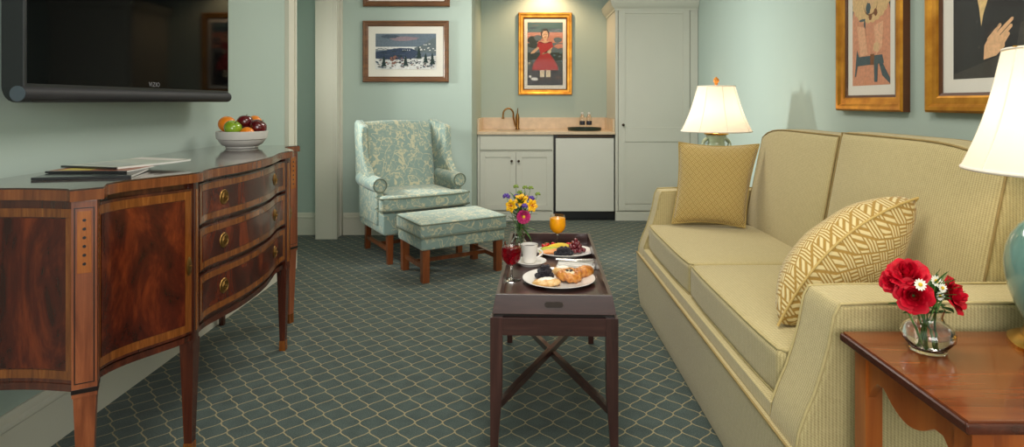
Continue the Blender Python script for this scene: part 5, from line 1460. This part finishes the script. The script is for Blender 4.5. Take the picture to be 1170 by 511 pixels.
for rg, (n, rr, cup) in enumerate(((14, .0325, .1), (12, .026, .3), (9, .018, .5))):
    m = MB()
    for k in range(n):
        a = 2 * PI * k / n + rg * .2
        def f(u, v):
            w = rr * .27 * math.sin(PI * (.18 + .66 * v)) * (2 * u - 1); q = rr * (.12 + .88 * v)
            return (q * math.cos(a) - w * math.sin(a), q * math.sin(a) + w * math.cos(a), .003 * rg + cup * rr * v * v)
        m.grid(f, 3, 5)
    m.xf(frame_of((.08, -.97, .2))); m.make('petal_ring', MAG, m_, smooth=70, normals=False)
MB().ball((0, 0, .006), (.0075, .0075, .006), 12, 8).xf(frame_of((.08, -.97, .2))).make('centre', YOLK, m_)
MB().tube(stemline((0, .002, 0), tuple(Vector(ft(4)) - Vector(at(598.3, 248, 2.71))), (0, 0, .02)), .0018, 6).make('stem', STEM, m_)
def tuft(name, label, head, r, mat, foot, group, n=14, br=.006, cat='flower'):
    t = thing(name, label, cat, head, group=group); m = MB()
    for k in range(n):
        z = 1 - 1.5 * (k + .5) / n; q = math.sqrt(max(0, 1 - z * z)); a = k * 2.399
        m.ball((r * q * math.cos(a), r * q * math.sin(a), r * .8 * z), (br, br, br * .8), 7, 5)
    m.make('florets', mat, t, smooth=60)
    MB().tube(stemline((0, 0, 0), tuple(Vector(foot) - Vector(head)), (0, 0, .02)), .0012, 6).make('stem', STEM, t)
gp_ = 'purple statice in the mixed bouquet'
tuft('statice', 'purple statice sticking out furthest left of the mixed bouquet', at(578.5, 224.5, 2.74), .013, PUR, ft(.5), gp_)
tuft('statice', 'purple statice above the yellow lilies at the left centre', at(590, 225, 2.78), .011, PUR, ft(1.5), gp_)
tuft('statice', 'purple statice at the right top of the mixed bouquet', at(607, 227, 2.77), .012, PUR, ft(2.5), gp_)
tuft('statice', 'purple statice just above the magenta zinnia', at(599.5, 235.5, 2.705), .010, PUR, ft(3.5), gp_)
gb_ = 'green buds rising from the mixed bouquet'
for (u, v, lab) in ((589.5, 213.5, 'green bud cluster highest on the left of the mixed bouquet'), (600, 214.5, 'green bud cluster highest in the middle of the mixed bouquet'), (606.5, 215, 'small green bud cluster right of the middle one'),
                    (614.5, 222, 'green bud cluster sticking out furthest right of the mixed bouquet'), (594, 220, 'green bud cluster just above the middle yellow lily')):
    tuft('green_bud', lab, at(u, v, 2.77), .009, BUD, ft(u), gb_, 10, .0052)
t = thing('greenery', 'dark green leaves filling the mixed bouquet', 'foliage', (vx, vy, vz + .06))
m = MB()
for k in range(75):
    a = random.uniform(0, 2 * PI); e = random.uniform(.1, 1.4); q = (random.uniform(-.010, .010) + .008, random.uniform(-.010, .010) - .01, random.uniform(.055, .175))
    leafm(m, q, (math.cos(a) * math.cos(e), math.sin(a) * math.cos(e) - .15, math.sin(e)), random.uniform(.04, .085), random.uniform(.004, .009), .25)
for k in range(8): m.tube(stemline((.010 * math.cos(k), .010 * math.sin(k), -.045), (.010 * math.cos(k * 2) + .006, .008 * math.sin(k * 2) - .006, .14)), .0014, 6)
leafm(m, (.01, -.01, .06), (.6, -.5, -.2), .075, .007, .5)
m.make('leaves', LEAF, t, smooth=60, normals=False)
# ---------------------------------------------------------------- light
def area(name, loc, rot, sx, sy, e, c=(1, 1, 1)):
    l = bpy.data.lights.new(name, 'AREA'); l.shape = 'RECTANGLE'; l.size = sx; l.size_y = sy; l.energy = e; l.color = c
    o = bpy.data.objects.new(name, l); COL.objects.link(o); o.location = loc; o.rotation_euler = rot
    return o
def spot(name, loc, e, c, ang=100, soft=.05, rot=(0, 0, 0), blend=.6):
    l = bpy.data.lights.new(name, 'SPOT'); l.energy = e; l.color = c; l.spot_size = math.radians(ang); l.spot_blend = blend; l.shadow_soft_size = soft
    o = bpy.data.objects.new(name, l); COL.objects.link(o); o.location = loc; o.rotation_euler = rot
# key light added behind the camera, hall light through the opening, added ceiling fills
area('added_rear_key', (.10, YB + .02, 1.58), (PI / 2, 0, 0), 2.3, 1.4, 80, (1, .97, .93))  # unseen key added for the frontal light from behind the camera
area('hall_wall_light', (-3.0, 4.50, 1.75), (0, math.radians(-82), math.radians(-10)), .5, .5, 32, (.97, 1, .96)).data.spread = math.radians(75)
area('ceiling_fill_main', (.2, 1.6, 2.56), (0, 0, 0), 1.2, 1.2, 34, (1, .95, .88))  # unseen fill added to lift the room from above
area('ceiling_fill_far', (.0, 4.3, 2.56), (0, 0, 0), 1.0, 1.0, 36, (1, .94, .86))  # unseen fill added to brighten the far wall
spot('alcove_downlight', (.262, 6.38, 2.55), 38, (1, .66, .38), 140, .04)
w = bpy.data.worlds.new('World'); bpy.context.scene.world = w; w.use_nodes = True
w.node_tree.nodes['Background'].inputs[0].default_value = (.75, .85, 1, 1); w.node_tree.nodes['Background'].inputs[1].default_value = .4
# ---------------------------------------------------------------- camera
cd = bpy.data.cameras.new('camera'); cam = bpy.data.objects.new('camera', cd); COL.objects.link(cam)
cam.location = (0, 0, 1.2); cam.rotation_euler = (PI / 2, 0, 0)
cd.sensor_width = 36; cd.sensor_fit = 'HORIZONTAL'; cd.lens = 36 * 680 / 1170
cd.shift_x = -(596 - 585) / 1170; cd.shift_y = -(255.5 - 117) / 1170
cd.clip_start = .05
s = bpy.context.scene; s.camera = cam
s.view_settings.view_transform = 'Standard'; s.view_settings.look = 'None'; s.view_settings.gamma = 1; s.view_settings.use_curve_mapping = False
s.view_settings.exposure = 0
s.cycles.max_bounces = 10; s.cycles.transparent_max_bounces = 12; s.cycles.sample_clamp_indirect = 6; s.cycles.caustics_reflective = False
